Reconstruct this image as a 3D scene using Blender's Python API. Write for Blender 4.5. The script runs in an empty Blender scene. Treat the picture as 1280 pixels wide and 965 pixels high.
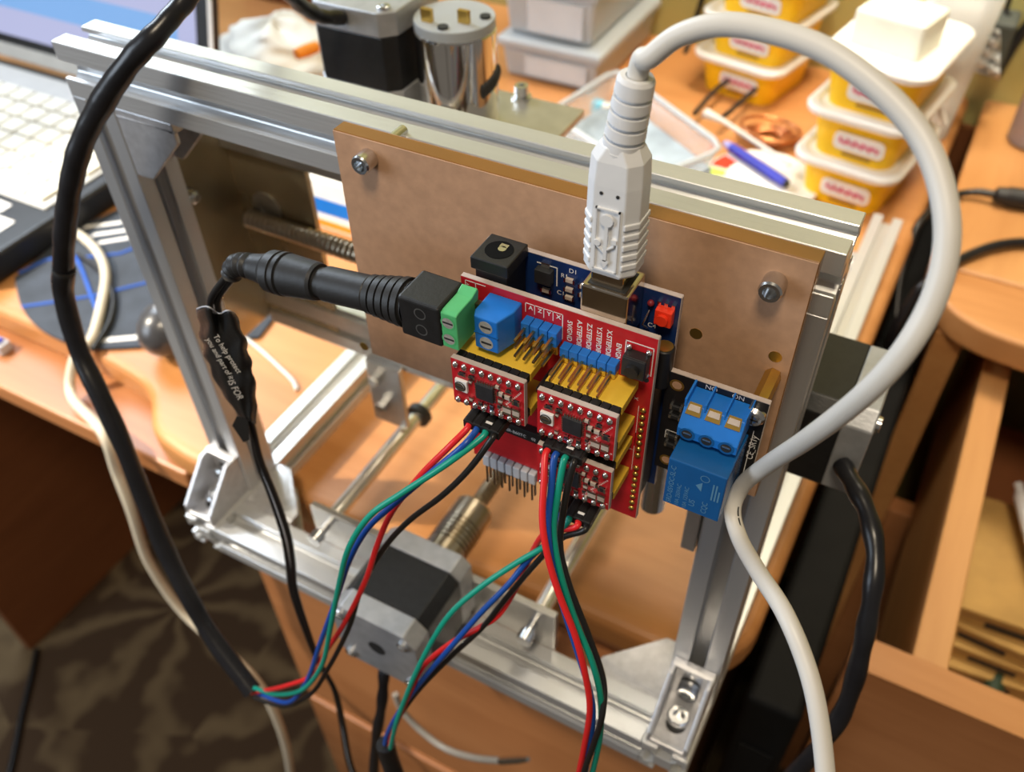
import bpy, bmesh, math, random
from mathutils import Vector, Matrix
random.seed(7)
SC = bpy.context.scene
COL = SC.collection
MM = 0.001
FLOOR = 720.0            # the desk top (z = 0 mm) stands 720 mm above the floor

# ------------------------------------------------------------------ camera (millimetres, machine frame)
CAM = Vector((283.667, -187.232, 383.707)); FPX = 1113.584
RX, RY, RZ = ((0.87993251, 0.47466963, -0.02018716), (0.32280801, -0.62851025, -0.70765094), (-0.34858825, 0.61616849, -0.70627376))
def ray(u, v):
    a, b = (u - 640) / FPX, (v - 482.5) / FPX
    return Vector([a * RX[i] + b * RY[i] + RZ[i] for i in range(3)])
def at(u, v, axis, val):
    """real point on the plane axis = val (mm) behind a place in the photograph"""
    d = ray(u, v); i = 'xyz'.index(axis)
    return CAM + d * ((val - CAM[i]) / d[i])
def W(p): return Vector((p[0] * MM, p[1] * MM, (p[2] + FLOOR) * MM))

# ------------------------------------------------------------------ materials
MATS = {}
def mat(name, col, rough=0.5, metal=0.0, noise=0.0, nscale=200.0, bump=0.0, bscale=400.0, trans=0.0, ior=1.45,
        alpha=1.0, emit=None, estr=0.0, coat=0.0, stretch=None, spec=None, dark=None):
    if name in MATS: return MATS[name]
    m = bpy.data.materials.new(name); m.use_nodes = True
    nt = m.node_tree; b = nt.nodes['Principled BSDF']
    c = (col[0], col[1], col[2], 1)
    b.inputs['Base Color'].default_value = c
    b.inputs['Roughness'].default_value = rough
    b.inputs['Metallic'].default_value = metal
    b.inputs['Transmission Weight'].default_value = trans
    b.inputs['IOR'].default_value = ior
    b.inputs['Alpha'].default_value = alpha
    b.inputs['Coat Weight'].default_value = coat
    if spec is not None: b.inputs['Specular IOR Level'].default_value = spec
    if emit:
        b.inputs['Emission Color'].default_value = (*emit, 1); b.inputs['Emission Strength'].default_value = estr
    if noise > 0 or bump > 0:
        tc = nt.nodes.new('ShaderNodeTexCoord'); mp = nt.nodes.new('ShaderNodeMapping')
        nt.links.new(tc.outputs['Object'], mp.inputs['Vector'])
        if stretch: mp.inputs['Scale'].default_value = stretch
    if noise > 0:
        n = nt.nodes.new('ShaderNodeTexNoise'); n.inputs['Scale'].default_value = nscale; n.inputs['Detail'].default_value = 6
        nt.links.new(mp.outputs['Vector'], n.inputs['Vector'])
        r = nt.nodes.new('ShaderNodeValToRGB')
        d = dark or tuple(x * (1 - noise) for x in col)
        l = tuple(min(1, x * (1 + noise * .6)) for x in col)
        r.color_ramp.elements[0].position = 0.32; r.color_ramp.elements[1].position = 0.68
        r.color_ramp.elements[0].color = (*d, 1); r.color_ramp.elements[1].color = (*l, 1)
        nt.links.new(n.outputs['Fac'], r.inputs['Fac']); nt.links.new(r.outputs['Color'], b.inputs['Base Color'])
    if bump > 0:
        n2 = nt.nodes.new('ShaderNodeTexNoise'); n2.inputs['Scale'].default_value = bscale
        nt.links.new(mp.outputs['Vector'], n2.inputs['Vector'])
        bp = nt.nodes.new('ShaderNodeBump'); bp.inputs['Strength'].default_value = bump; bp.inputs['Distance'].default_value = 0.0006
        nt.links.new(n2.outputs['Fac'], bp.inputs['Height']); nt.links.new(bp.outputs['Normal'], b.inputs['Normal'])
    MATS[name] = m
    return m

ALU    = mat('brushed_aluminium', (.66, .67, .68), .34, .62, .10, 60, .12, 900, stretch=(.05, 1, 1))
ALUV   = mat('brushed_aluminium_upright', (.56, .57, .59), .38, .65, .10, 60, .12, 900, stretch=(1, 1, .05))
ALUY   = mat('brushed_aluminium_rail', (.68, .68, .67), .36, .6, .08, 60, .12, 900, stretch=(1, .05, 1))
CAST   = mat('cast_aluminium', (.60, .60, .62), .42, .7, .10, 300, .15, 700)
PLATE  = mat('satin_plate', (.60, .59, .57), .30, .85, .08, 120, .08, 600)
MIRROR = mat('polished_plate', (.52, .43, .28), .24, .72, .16, 30)
STEEL  = mat('steel_screw', (.68, .69, .70), .22, 1.0, .06, 300)
SCREWT = mat('terminal_screw', (.62, .60, .56), .45, .6, .2, 900)
ROD    = mat('polished_rod', (.82, .79, .72), .2, .85, .04, 100)
SCREWM = mat('lead_screw_steel', (.42, .36, .27), .3, 1.0, .1, 200)
CHROME = mat('chrome', (.80, .79, .77), .07, 1.0, .03, 50)
PITCH  = mat('pitch_black', (.004, .004, .004), .8, 0, .2, 200, spec=.1)
DARKIN = mat('dark_recess', (.02, .02, .02), .6, 0, .2, 200)
MBLACK = mat('motor_black', (.016, .016, .017), .38, .2, .2, 300, .10, 1200)
MGREY  = mat('motor_cap_grey', (.42, .43, .45), .45, .5, .12, 200, .12, 900)
BLACKP = mat('black_plastic', (.014, .014, .015), .42, 0, .2, 300, .08, 900)
BLACKG = mat('black_sleeve', (.013, .013, .016), .30, 0, .3, 80, .25, 160)
RUBBER = mat('black_rubber', (.018, .018, .019), .48, 0, .2, 200, .1, 600)
KRAFT  = mat('kraft_paper', (.50, .292, .176), .62, 0, .10, 260, .08, 1500)
AMBER  = mat('acrylic_edge', (.30, .135, .035), .2, 0, .08, 40, trans=.15)
REDPCB = mat('red_solder_mask', (.52, .014, .022), .33, 0, .12, 200, coat=.2)
BLUPCB = mat('blue_solder_mask', (.008, .030, .125), .35, 0, .15, 200, coat=.2)
BLKPCB = mat('black_solder_mask', (.010, .010, .012), .30, 0, .2, 200, coat=.2)
PCBEDGE= mat('board_edge', (.50, .42, .38), .6, 0, .1, 300)
YELLOW = mat('yellow_header', (.74, .47, .045), .42, 0, .06, 200)
BLUET  = mat('blue_terminal', (.010, .165, .60), .38, 0, .06, 200)
RELAY  = mat('relay_blue', (.008, .095, .30), .26, 0, .06, 200)
GREEN  = mat('green_terminal', (.085, .45, .17), .42, 0, .06, 200)
GOLD   = mat('gold_pin', (.58, .40, .16), .28, 1.0, .06, 200)
BRONZE = mat('dull_pin', (.30, .22, .15), .35, 1.0, .08, 200)
BRASS  = mat('brass', (.62, .40, .10), .3, .9, .08, 200)
SOLDER = mat('solder', (.78, .77, .76), .22, 1.0, .05, 300)
SILK   = mat('silkscreen_white', (.82, .80, .78), .6, 0, .04, 300)
GREYH  = mat('grey_header', (.55, .57, .62), .5, 0, .05, 200)
CHIP   = mat('chip_black', (.022, .023, .026), .5, 0, .2, 400)
CAPTAN = mat('ceramic_tan', (.50, .42, .36), .4, 0, .1, 400)
REDBTN = mat('red_button', (.85, .045, .015), .4, 0, .06, 200)
NICKEL = mat('nickel_shell', (.62, .55, .46), .14, 1.0, .05, 60)
WHITEP = mat('white_plug', (.74, .75, .77), .42, 0, .03, 200)
WHITEC = mat('white_cable', (.66, .64, .60), .42, 0, .05, 60)
CREAMC = mat('cream_cable', (.62, .55, .43), .5, 0, .05, 60)
WRED   = mat('red_wire', (.74, .020, .022), .34, 0, .04, 100)
WBLUE  = mat('blue_wire', (.008, .070, .36), .34, 0, .04, 100)
WGREEN = mat('green_wire', (.005, .30, .215), .34, 0, .04, 100)
WBLACK = mat('black_wire', (.014, .013, .013), .34, 0, .1, 100)
ORANGE = mat('orange_plastic', (.85, .28, .02), .5, 0, .05, 100)
TUBY   = mat('yellow_label', (.98, .56, .008), .45, 0, .10, 14)
TUBW   = mat('white_tub', (.84, .82, .78), .42, 0, .04, 60)
PINKT  = mat('pink_lettering', (.75, .10, .22), .55, 0, .08, 60)
CREAM  = mat('cream_paper', (.86, .84, .72), .7, 0, .05, 60)
CLEAR  = mat('frosted_plastic', (.78, .83, .86), .22, 0, .04, 40, trans=.7, alpha=.42)
CLEARB = mat('milky_plastic', (.70, .75, .79), .38, 0, .05, 20, trans=.45)
BAGP   = mat('plastic_bag', (.74, .76, .76), .4, 0, .15, 60, trans=.12, bump=.5, bscale=60)
COPPER = mat('copper_wire', (.60, .24, .10), .32, .9, .15, 100)
PENB   = mat('blue_pen', (.03, .035, .40), .35, 0, .05, 100)
BALLM  = mat('dark_mouse', (.05, .05, .055), .30, 0, .1, 100, coat=.3)
PAD    = mat('mouse_pad_fabric', (.045, .055, .075), .8, 0, .25, 60, .2, 1500)
PADB   = mat('mouse_pad_blue', (.02, .09, .42), .7, 0, .1, 80)
LAPB   = mat('laptop_black', (.015, .015, .017), .35, 0, .2, 100)
LAPK   = mat('laptop_deck', (.52, .51, .48), .45, .1, .06, 60)
KEYW   = mat('pale_keys', (.82, .78, .66), .5, 0, .12, 30)
CARD   = mat('cardboard', (.55, .33, .10), .75, 0, .14, 40)
GREENH = mat('green_hose', (.03, .055, .03), .5, 0, .15, 60)

def wood(name, c1, c2, axis=(1, .08, 1), scale=22, rough=.42):
    m = bpy.data.materials.new(name); m.use_nodes = True; nt = m.node_tree; b = nt.nodes['Principled BSDF']
    tc = nt.nodes.new('ShaderNodeTexCoord'); mp = nt.nodes.new('ShaderNodeMapping'); mp.inputs['Scale'].default_value = axis
    n = nt.nodes.new('ShaderNodeTexNoise'); n.inputs['Scale'].default_value = scale; n.inputs['Detail'].default_value = 8; n.inputs['Distortion'].default_value = .6
    n2 = nt.nodes.new('ShaderNodeTexNoise'); n2.inputs['Scale'].default_value = scale * 9; n2.inputs['Detail'].default_value = 4
    mx = nt.nodes.new('ShaderNodeMath'); mx.operation = 'MULTIPLY_ADD'; mx.inputs[1].default_value = .35
    r = nt.nodes.new('ShaderNodeValToRGB'); r.color_ramp.elements[0].position = .45; r.color_ramp.elements[1].position = .85
    r.color_ramp.elements[0].color = (*c1, 1); r.color_ramp.elements[1].color = (*c2, 1)
    nt.links.new(tc.outputs['Object'], mp.inputs['Vector']); nt.links.new(mp.outputs['Vector'], n.inputs['Vector']); nt.links.new(mp.outputs['Vector'], n2.inputs['Vector'])
    nt.links.new(n2.outputs['Fac'], mx.inputs[0]); nt.links.new(n.outputs['Fac'], mx.inputs[2])
    nt.links.new(mx.outputs[0], r.inputs['Fac']); nt.links.new(r.outputs['Color'], b.inputs['Base Color'])
    b.inputs['Roughness'].default_value = rough
    return m
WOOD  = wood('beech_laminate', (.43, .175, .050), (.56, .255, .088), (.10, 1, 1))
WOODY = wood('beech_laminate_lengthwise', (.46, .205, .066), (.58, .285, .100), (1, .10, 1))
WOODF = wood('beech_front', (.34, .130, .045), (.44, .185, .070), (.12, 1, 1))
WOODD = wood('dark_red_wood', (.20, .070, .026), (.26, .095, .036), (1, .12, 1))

def carpet_mat():
    m = bpy.data.materials.new('leaf_carpet'); m.use_nodes = True; nt = m.node_tree; b = nt.nodes['Principled BSDF']
    N = nt.nodes.new; L = nt.links.new
    tc = N('ShaderNodeTexCoord')
    vo = N('ShaderNodeTexVoronoi'); vo.inputs['Scale'].default_value = 3.6; vo.inputs['Randomness'].default_value = .9
    L(tc.outputs['Object'], vo.inputs['Vector'])
    mul = N('ShaderNodeVectorMath'); mul.operation = 'SUBTRACT'
    L(tc.outputs['Object'], mul.inputs[0]); L(vo.outputs['Position'], mul.inputs[1])
    sp = N('ShaderNodeSeparateXYZ'); L(mul.outputs[0], sp.inputs[0])
    an = N('ShaderNodeMath'); an.operation = 'ARCTAN2'; L(sp.outputs['Y'], an.inputs[0]); L(sp.outputs['X'], an.inputs[1])
    ns = N('ShaderNodeTexNoise'); ns.inputs['Scale'].default_value = 14; L(tc.outputs['Object'], ns.inputs['Vector'])
    a2 = N('ShaderNodeMath'); a2.operation = 'MULTIPLY_ADD'; L(an.outputs[0], a2.inputs[0]); a2.inputs[1].default_value = 9
    nm = N('ShaderNodeMath'); nm.operation = 'MULTIPLY'; nm.inputs[1].default_value = 8; L(ns.outputs['Fac'], nm.inputs[0]); L(nm.outputs[0], a2.inputs[2])
    si = N('ShaderNodeMath'); si.operation = 'SINE'; L(a2.outputs[0], si.inputs[0])
    ns2 = N('ShaderNodeTexNoise'); ns2.inputs['Scale'].default_value = 8; L(tc.outputs['Object'], ns2.inputs['Vector'])
    ad = N('ShaderNodeMath'); ad.operation = 'MULTIPLY_ADD'; L(ns2.outputs['Fac'], ad.inputs[0]); ad.inputs[1].default_value = 2.4; L(si.outputs[0], ad.inputs[2])
    r = N('ShaderNodeValToRGB'); r.color_ramp.elements[0].position = .45; r.color_ramp.elements[1].position = .95
    mp = N('ShaderNodeMapRange'); mp.inputs['From Min'].default_value = -.2; mp.inputs['From Max'].default_value = 2.5
    L(ad.outputs[0], mp.inputs['Value']); L(mp.outputs[0], r.inputs['Fac'])
    r.color_ramp.elements[0].color = (.052, .028, .012, 1); r.color_ramp.elements[1].color = (.145, .100, .050, 1)
    L(r.outputs['Color'], b.inputs['Base Color']); b.inputs['Roughness'].default_value = .95
    return m
CARPET = carpet_mat()

# ------------------------------------------------------------------ mesh builder (millimetres)
class MB:
    def __init__(s): s.v = []; s.f = []; s.sm = []
    def add(s, vs, fs, smooth=False):
        o = len(s.v); s.v += [Vector(p) for p in vs]
        for f in fs: s.f.append([o + i for i in f]); s.sm.append(smooth)
        return s
    def box(s, x0, x1, y0, y1, z0, z1, M=None):
        vs = [Vector((x, y, z)) for z in (z0, z1) for y in (y0, y1) for x in (x0, x1)]
        if M: vs = [M @ p for p in vs]
        return s.add(vs, [(0, 2, 3, 1), (4, 5, 7, 6), (0, 1, 5, 4), (2, 6, 7, 3), (0, 4, 6, 2), (1, 3, 7, 5)])
    def cyl(s, p0, p1, r0, r1=None, n=20, caps=True, ph=0):
        p0, p1 = Vector(p0), Vector(p1); r1 = r0 if r1 is None else r1
        d = (p1 - p0).normalized(); a = d.orthogonal().normalized(); b = d.cross(a)
        ring = [a * math.cos(ph + 2 * math.pi * i / n) + b * math.sin(ph + 2 * math.pi * i / n) for i in range(n)]
        s.add([p0 + q * r0 for q in ring] + [p1 + q * r1 for q in ring], [(i, (i + 1) % n, n + (i + 1) % n, n + i) for i in range(n)], n > 8)
        if caps:
            if r0 > 1e-6: s.add([p0 + q * r0 for q in ring], [tuple(range(n - 1, -1, -1))])
            if r1 > 1e-6: s.add([p1 + q * r1 for q in ring], [tuple(range(n))])
        return s
    def lathe(s, o, d, prof, n=24):
        """prof: list of (distance along d, radius)"""
        for (a, r), (b, q) in zip(prof, prof[1:]):
            o_, d_ = Vector(o), Vector(d).normalized()
            if abs(a - b) < 1e-6:
                s.ring(o_ + d_ * a, d_, r, q, n, flip=q > r)
            else: s.cyl(o_ + d_ * a, o_ + d_ * b, max(r, 1e-4), max(q, 1e-4), n, caps=False)
        return s
    def ring(s, o, d, r0, r1, n=24, flip=False):
        d = Vector(d).normalized(); a = d.orthogonal().normalized(); b = d.cross(a)
        R = [a * math.cos(2 * math.pi * i / n) + b * math.sin(2 * math.pi * i / n) for i in range(n)]
        o = Vector(o)
        return s.add([o + q * r0 for q in R] + [o + q * r1 for q in R], [(i, (i + 1) % n, n + (i + 1) % n, n + i) for i in range(n)])
    def prism(s, poly, a, b, f):
        """extrude a 2-D outline; f(u, v, t) -> 3-D point"""
        n = len(poly)
        vs = [f(u, v, a) for u, v in poly] + [f(u, v, b) for u, v in poly]
        s.add(vs, [(i, (i + 1) % n, n + (i + 1) % n, n + i) for i in range(n)])
        s.add(vs[:n], [tuple(range(n - 1, -1, -1))]); s.add(vs[n:], [tuple(range(n))])
        return s
    def tube(s, pts, r, n=12, caps=True, flat=None):
        pts = [Vector(p) for p in pts]; m = len(pts)
        rr = r if isinstance(r, (list, tuple)) else [r] * m
        t0 = (pts[1] - pts[0]).normalized(); a = t0.orthogonal().normalized(); vs = []
        for i, p in enumerate(pts):
            t = (pts[min(i + 1, m - 1)] - pts[max(i - 1, 0)]).normalized()
            a = (a - t * a.dot(t)).normalized(); b = t.cross(a)
            for k in range(n):
                an = 2 * math.pi * k / n
                vs.append(p + (a * math.cos(an) + b * math.sin(an)) * rr[i])
        fs = [(i * n + k, i * n + (k + 1) % n, (i + 1) * n + (k + 1) % n, (i + 1) * n + k) for i in range(m - 1) for k in range(n)]
        s.add(vs, fs, True)
        if caps:
            s.add(vs[:n], [tuple(range(n - 1, -1, -1))]); s.add(vs[-n:], [tuple(range(n))])
        return s
    def ball(s, c, r, nu=16, nv=10, sc=(1, 1, 1)):
        c = Vector(c); vs = []; 
        for j in range(nv + 1):
            th = math.pi * j / nv
            for i in range(nu):
                ph = 2 * math.pi * i / nu
                vs.append(c + Vector((r * sc[0] * math.sin(th) * math.cos(ph), r * sc[1] * math.sin(th) * math.sin(ph), r * sc[2] * math.cos(th))))
        return s.add(vs, [(j * nu + i, (j + 1) * nu + i, (j + 1) * nu + (i + 1) % nu, j * nu + (i + 1) % nu) for j in range(nv) for i in range(nu)], True)
    def build(s, name, material, parent=None, bevel=0.0, seg=2, label=None, weld=True, kind=None):
        org = ORG.get(parent.name, Vector((0, 0, 0))) if parent else BASE[0]
        me = bpy.data.meshes.new(name)
        me.from_pydata([(p - org) * MM for p in s.v], [], s.f)
        me.polygons.foreach_set('use_smooth', s.sm)
        bm = bmesh.new(); bm.from_mesh(me)
        if weld: bmesh.ops.remove_doubles(bm, verts=bm.verts, dist=1e-6) if not any(s.sm) else None
        bmesh.ops.recalc_face_normals(bm, faces=bm.faces); bm.to_mesh(me); bm.free()
        me.materials.append(material)
        o = bpy.data.objects.new(name, me); COL.objects.link(o)
        if parent:
            o.parent = parent; ORG[o.name] = org
        else:
            o.location = W(org)
        if bevel > 0:
            md = o.modifiers.new('bevel', 'BEVEL'); md.width = bevel * MM; md.segments = seg; md.limit_method = 'ANGLE'; md.angle_limit = math.radians(40)
        if label: o['label'] = label
        if kind: o['kind'] = kind
        return o
ORG = {}; BASE = [Vector((0, 0, 0))]
def thing(name, label, cat, base=(0, 0, 0), group=None, local=False, rot=0):
    o = bpy.data.objects.new(name, None); COL.objects.link(o); o.empty_display_size = .01
    o.location = W(base); o.rotation_euler = (0, 0, rot)
    ORG[o.name] = Vector((0, 0, 0)) if local else Vector(base)
    o['label'] = label; o['category'] = cat
    if group: o['group'] = group
    return o
def single(mb, name, material, label, cat, base, bevel=0, group=None, seg=2):
    BASE[0] = Vector(base); o = mb.build(name, material, None, bevel, seg); BASE[0] = Vector((0, 0, 0))
    o['label'] = label; o['category'] = cat
    if group: o['group'] = group
    return o
def structure(mb, name, material):
    o = mb.build(name, material); o['kind'] = 'structure'; return o
def copy_tree(o, parent=None, **props):
    c = o.copy(); COL.objects.link(c)
    if parent: c.parent = parent
    ORG[c.name] = ORG.get(o.name, Vector((0, 0, 0)))
    for ch in [x for x in bpy.data.objects if x.parent == o]: copy_tree(ch, c)
    for k, v in props.items(): c[k] = v
    return c
def copy_part(o, parent, d):
    c = o.copy(); COL.objects.link(c); c.parent = parent
    c.location = o.location + Vector(d) * MM; ORG[c.name] = ORG.get(o.name, Vector((0, 0, 0)))
    return c
def spline(pts, k=8):
    P = [Vector(p) for p in pts]; P = [P[0] * 2 - P[1]] + P + [P[-1] * 2 - P[-2]]; out = []
    for i in range(1, len(P) - 2):
        a, b, c, d = P[i - 1:i + 3]
        for j in range(k):
            t = j / k
            out.append(.5 * ((2 * b) + (c - a) * t + (2 * a - 5 * b + 4 * c - d) * t * t + (3 * b - a - 3 * c + d) * t ** 3))
    return out + [P[-2]]
def atd(u, v, d): return CAM + ray(u, v) * d
def px(lst, axis='y'): return [at(u, v, axis, w) for u, v, w in lst]
def text(s, size, material, parent, o, xd, yd, name='lettering', align='LEFT', label=None, bold=0.0, xs=1.0):
    cu = bpy.data.curves.new('txt', 'FONT'); cu.body = s; cu.size = size; cu.align_x = align; cu.offset = bold
    tmp = bpy.data.objects.new('txt', cu); COL.objects.link(tmp)
    bpy.context.view_layer.update(); dg = bpy.context.evaluated_depsgraph_get()
    me = bpy.data.meshes.new_from_object(tmp.evaluated_get(dg)); bpy.data.objects.remove(tmp); bpy.data.curves.remove(cu)
    mb = MB(); o, xd, yd = Vector(o), Vector(xd).normalized(), Vector(yd).normalized()
    mb.add([o + xd * v.co.x * xs + yd * v.co.y for v in me.vertices], [tuple(p.vertices) for p in me.polygons])
    bpy.data.meshes.remove(me)
    return mb.build(name, material, parent, weld=False, label=label)

def profile20():
    q = [(10, 10), (10, 3.2), (8.2, 3.2), (8.2, 5.4), (6.4, 5.4), (4, 3), (4, -3), (6.4, -5.4), (8.2, -5.4), (8.2, -3.2), (10, -3.2)]
    out = []
    for k in range(4):
        c, s_ = [(1, 0), (0, -1), (-1, 0), (0, 1)][k]
        out += [(x * c - y * s_, x * s_ + y * c) for x, y in q]
    return out
PROF = profile20()
def extrusion(axis, a, b, c1, c2):
    m = MB()
    if axis == 'x': m.prism(PROF, a, b, lambda u, v, t: (t, c1 + u, c2 + v))
    if axis == 'y': m.prism(PROF, a, b, lambda u, v, t: (c1 + u, t, c2 + v))
    if axis == 'z': m.prism(PROF, a, b, lambda u, v, t: (c1 + u, c2 + v, t))
    return m
# ================================================================== the machine
WID, HGT = 270.0, 255.0
CNC = thing('cnc_machine', 'desktop CNC engraving machine with aluminium extrusion frame standing over the desk edge', 'machine', (135, 0, 0))

def bolt_mb(o, d, r, h, n=18):
    return MB().lathe(o, d, [(0, .01), (0, r), (h * .88, r), (h, r * .88), (h, r * .58), (h * .4, r * .52), (h * .4, .01)], n)

extrusion('x', 0, WID, 10, HGT - 10).build('top_beam', ALU, CNC, .25, 1)
extrusion('z', 20, HGT - 20, 10, 10).build('upright', ALUV, CNC, .25, 1)
extrusion('z', 20, HGT - 20, WID - 10, 10).build('upright', ALUV, CNC, .25, 1)
extrusion('y', -28, 358, 10, 10).build('base_rail', ALUY, CNC, .25, 1)
extrusion('y', -28, 400, WID - 10, 10).build('base_rail', ALUY, CNC, .25, 1)
extrusion('x', 20.2, WID - 20.2, -18, 10).build('cross_beam', ALU, CNC, .25, 1)
extrusion('x', 20.2, WID - 20.2, 338, 10).build('cross_beam', ALU, CNC, .25, 1)

def bracket(o, e1, e2, s=27, w=17.6, th=3.0, bolts=True):
    o, e1, e2 = Vector(o), Vector(e1), Vector(e2); e3 = e1.cross(e2)
    f = lambda a, b, c: o + e1 * a + e2 * b + e3 * c
    m = MB(); h = w / 2
    def slab(a0, a1, b0, b1, c0, c1):
        vs = [f(a, b, c) for c in (c0, c1) for b in (b0, b1) for a in (a0, a1)]
        m.add(vs, [(0, 2, 3, 1), (4, 5, 7, 6), (0, 1, 5, 4), (2, 6, 7, 3), (0, 4, 6, 2), (1, 3, 7, 5)])
    slab(0, s, 0, th, -h, h); slab(0, th, th, s, -h, h)
    slab(s - 2.4, s, th, th + 1.2, -h, h); slab(th, th + 1.2, s - 2.4, s, -h, h)
    tri = [(th, th), (s, th), (s, th + 5), (th + 5, s), (th, s)]
    for c0, c1 in ((-h, -h + 1.9), (h - 1.9, h)):
        m.prism(tri, c0, c1, lambda u, v, t: f(u, v, t))
    b = m.build('corner_bracket', CAST, CNC, .4, 2)
    if bolts:
        for (a, bb, d) in ((s * .52, th, e2), (th, s * .52, e1)):
            c = f(a, bb, 0); d = Vector(d); oth = e1 if d == e2 else e2
            sl = MB(); 
            for k in (-2, 0, 2): sl.cyl(c + oth * k * .9 + d * -.2, c + oth * k * .9 + d * .12, 4.2, n=20)
            sl.build('slot', DARKIN, b)
            bolt_mb(c + d * .1, d, 4.5, 4.8).build('bolt', STEEL, b)
    return b
X, Y, Z = Vector((1, 0, 0)), Vector((0, 1, 0)), Vector((0, 0, 1))
bracket((10, 0, 20), -Y, Z); bracket((WID - 10, 0, 20), -Y, Z)
bracket((20, 9.2, HGT - 20), X, -Z, bolts=False); bracket((WID - 20, 9.2, HGT - 20), -X, -Z, bolts=False)
bracket((20.2, -8, 10), X, Y, s=30, bolts=False); bracket((WID - 20.2, -8, 10), -X, Y, s=30, bolts=False)

def octa(hw, ch): return [(-hw + ch, -hw), (hw - ch, -hw), (hw, -hw + ch), (hw, hw - ch), (hw - ch, hw), (-hw + ch, hw), (-hw, hw - ch), (-hw, -hw + ch)]
def stepper(c, d, u, v, l0, l1, l2, l3):
    """c: axis point, d: axis, rear cap l0..l1, body l1..l2, flange l2..l3"""
    c, d, u, v = Vector(c), Vector(d), Vector(u), Vector(v)
    f = lambda a, b, t: c + u * a + v * b + d * t
    b = MB().prism(octa(20.6, 4.5), l1, l2, f).build('stepper_motor', MBLACK, CNC, .5, 2)
    hole = MB()
    cap = MB().prism(octa(21, 5.5), l0, l1, f).build('end_cap', MGREY, b, .6, 2)
    MB().prism(octa(21, 4.5), l2, l3, f).build('flange', MGREY, b, .6, 2)
    sg = -1 if l1 > l0 else 1
    hole.cyl(f(0, 0, l0 + sg * .15), f(0, 0, l0 + 1 * -sg), 4.2, n=20).build('shaft_hole', DARKIN, b)
    for a in (-1, 1):
        for e in (-1, 1):
            bolt_mb(f(a * 15.5, e * 15.5, l0), d * sg, 2.7, 1.5, 14).build('screw', STEEL, b)
    return b
stepper((139, 0, 43), Y, X, Z, -53, -43, -18, -8)
stepper((0, 57, 151), -X, Y, Z, -291, -281, -256, -248)
stepper((52, 116, 0), -Z, X, Y, -241, -231, -208, -197)

# rear bearing plate with the two smooth rods and the lead screw along Y
MB().box(70, 200, -8, -4.5, 19.5, 47).build('bearing_plate', PLATE, CNC, .5, 2)
for xx in (78, 190):
    r = MB().cyl((xx, -4.4, 36), (xx - 1, 340, 36), 4.0, n=28).build('smooth_rod', ROD, CNC)
    MB().cyl((xx, 72, 36), (xx, 76, 36), 7, n=28).build('rubber_ring', RUBBER, r, .8, 2)
    MB().cyl((xx, -13.5, 36), (xx, -8.1, 36), 2.2, n=16).cyl((xx, -18.5, 36), (xx, -13.5, 36), 3.5, n=18).build('bolt', STEEL, r, .4, 2)
cp = MB()
cp.lathe((139, -4, 43), Y, [(0, .01), (0, 9.4), (1, 10)] + sum([[(8 + 2.4 * k, 10), (8 + 2.4 * k, 8.6), (8.8 + 2.4 * k, 8.6), (8.8 + 2.4 * k, 10)] for k in range(6)], []) + [(32, 10), (33, 9.4), (33, 3)], 28)
cp.build('shaft_coupling', SCREWM, CNC)
def threaded(p0, d, L, r, pitch):
    m = MB(); prof = []; k = 0
    while k * pitch < L:
        prof += [(k * pitch, r * .74), (k * pitch + pitch * .3, r), (k * pitch + pitch * .6, r)]; k += 1
    prof.append((L, r * .74)); return m.lathe(p0, d, prof, 16)
threaded((139, 30, 43), Y, 300, 4.2, 2.4).build('lead_screw', SCREWM, CNC)
threaded((8, 57, 151), X, 240, 4.6, 2.8).build('lead_screw', SCREWM, CNC)
for zz in (122, 178):
    if zz == 122: MB().cyl((1, 66, 118), (249, 66, 118), 3.8, n=24).build('smooth_rod', ROD, CNC)

# X axis: side plates behind the uprights, back plate, rails
lp = MB().box(-3.5, 0.2, 20.2, 63, 86, 204).build('side_plate', MIRROR, CNC, .4)
MB().lathe((0.2, 32, 176), X, [(0, .01), (0, 3.6), (3, 3.6), (3, 2.8), (8, 2.8), (9, 1.8), (9, .01)], 18).build('bolt', STEEL, lp)
rp = MB().box(249.8, 253, 20.2, 78, 86, 190).build('side_plate', MIRROR, CNC, .4)
MB().box(244.5, 249.6, -1, 20, 120, 235).build('inner_plate', PLATE, CNC, .4)
bp = MB().box(0.4, 44, 62, 65, 84, 184).build('back_plate', MIRROR, CNC, .3)
MB().lathe((17, 61.9, 156), -Y, [(0, 8), (.8, 8), (.8, 4), (0.2, 4), (.2, .01)], 24).build('bearing', PLATE, bp)
MB().box(0.4, 249, 59, 64, 184.5, 189).build('upper_rail', PLATE, CNC, .3)
MB().box(0.4, 249, 63, 80, 80, 106).box(0.4, 249, 61, 63, 82, 90).box(0.4, 249, 61, 63, 95, 104).build('lower_rail', PLATE, CNC, .4)
cpl = MB().box(62, 82, 57.5, 60.8, 42, 84).build('carriage_plate', PLATE, CNC, .4)
for (a, b) in ((68.5, 75), (70.5, 57)):
    MB().lathe((a, 57.4, b), -Y, [(0, .01), (0, 3.4), (4, 3.4), (5, 2.6), (5, .01)], 6).build('bolt', STEEL, cpl)
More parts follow.
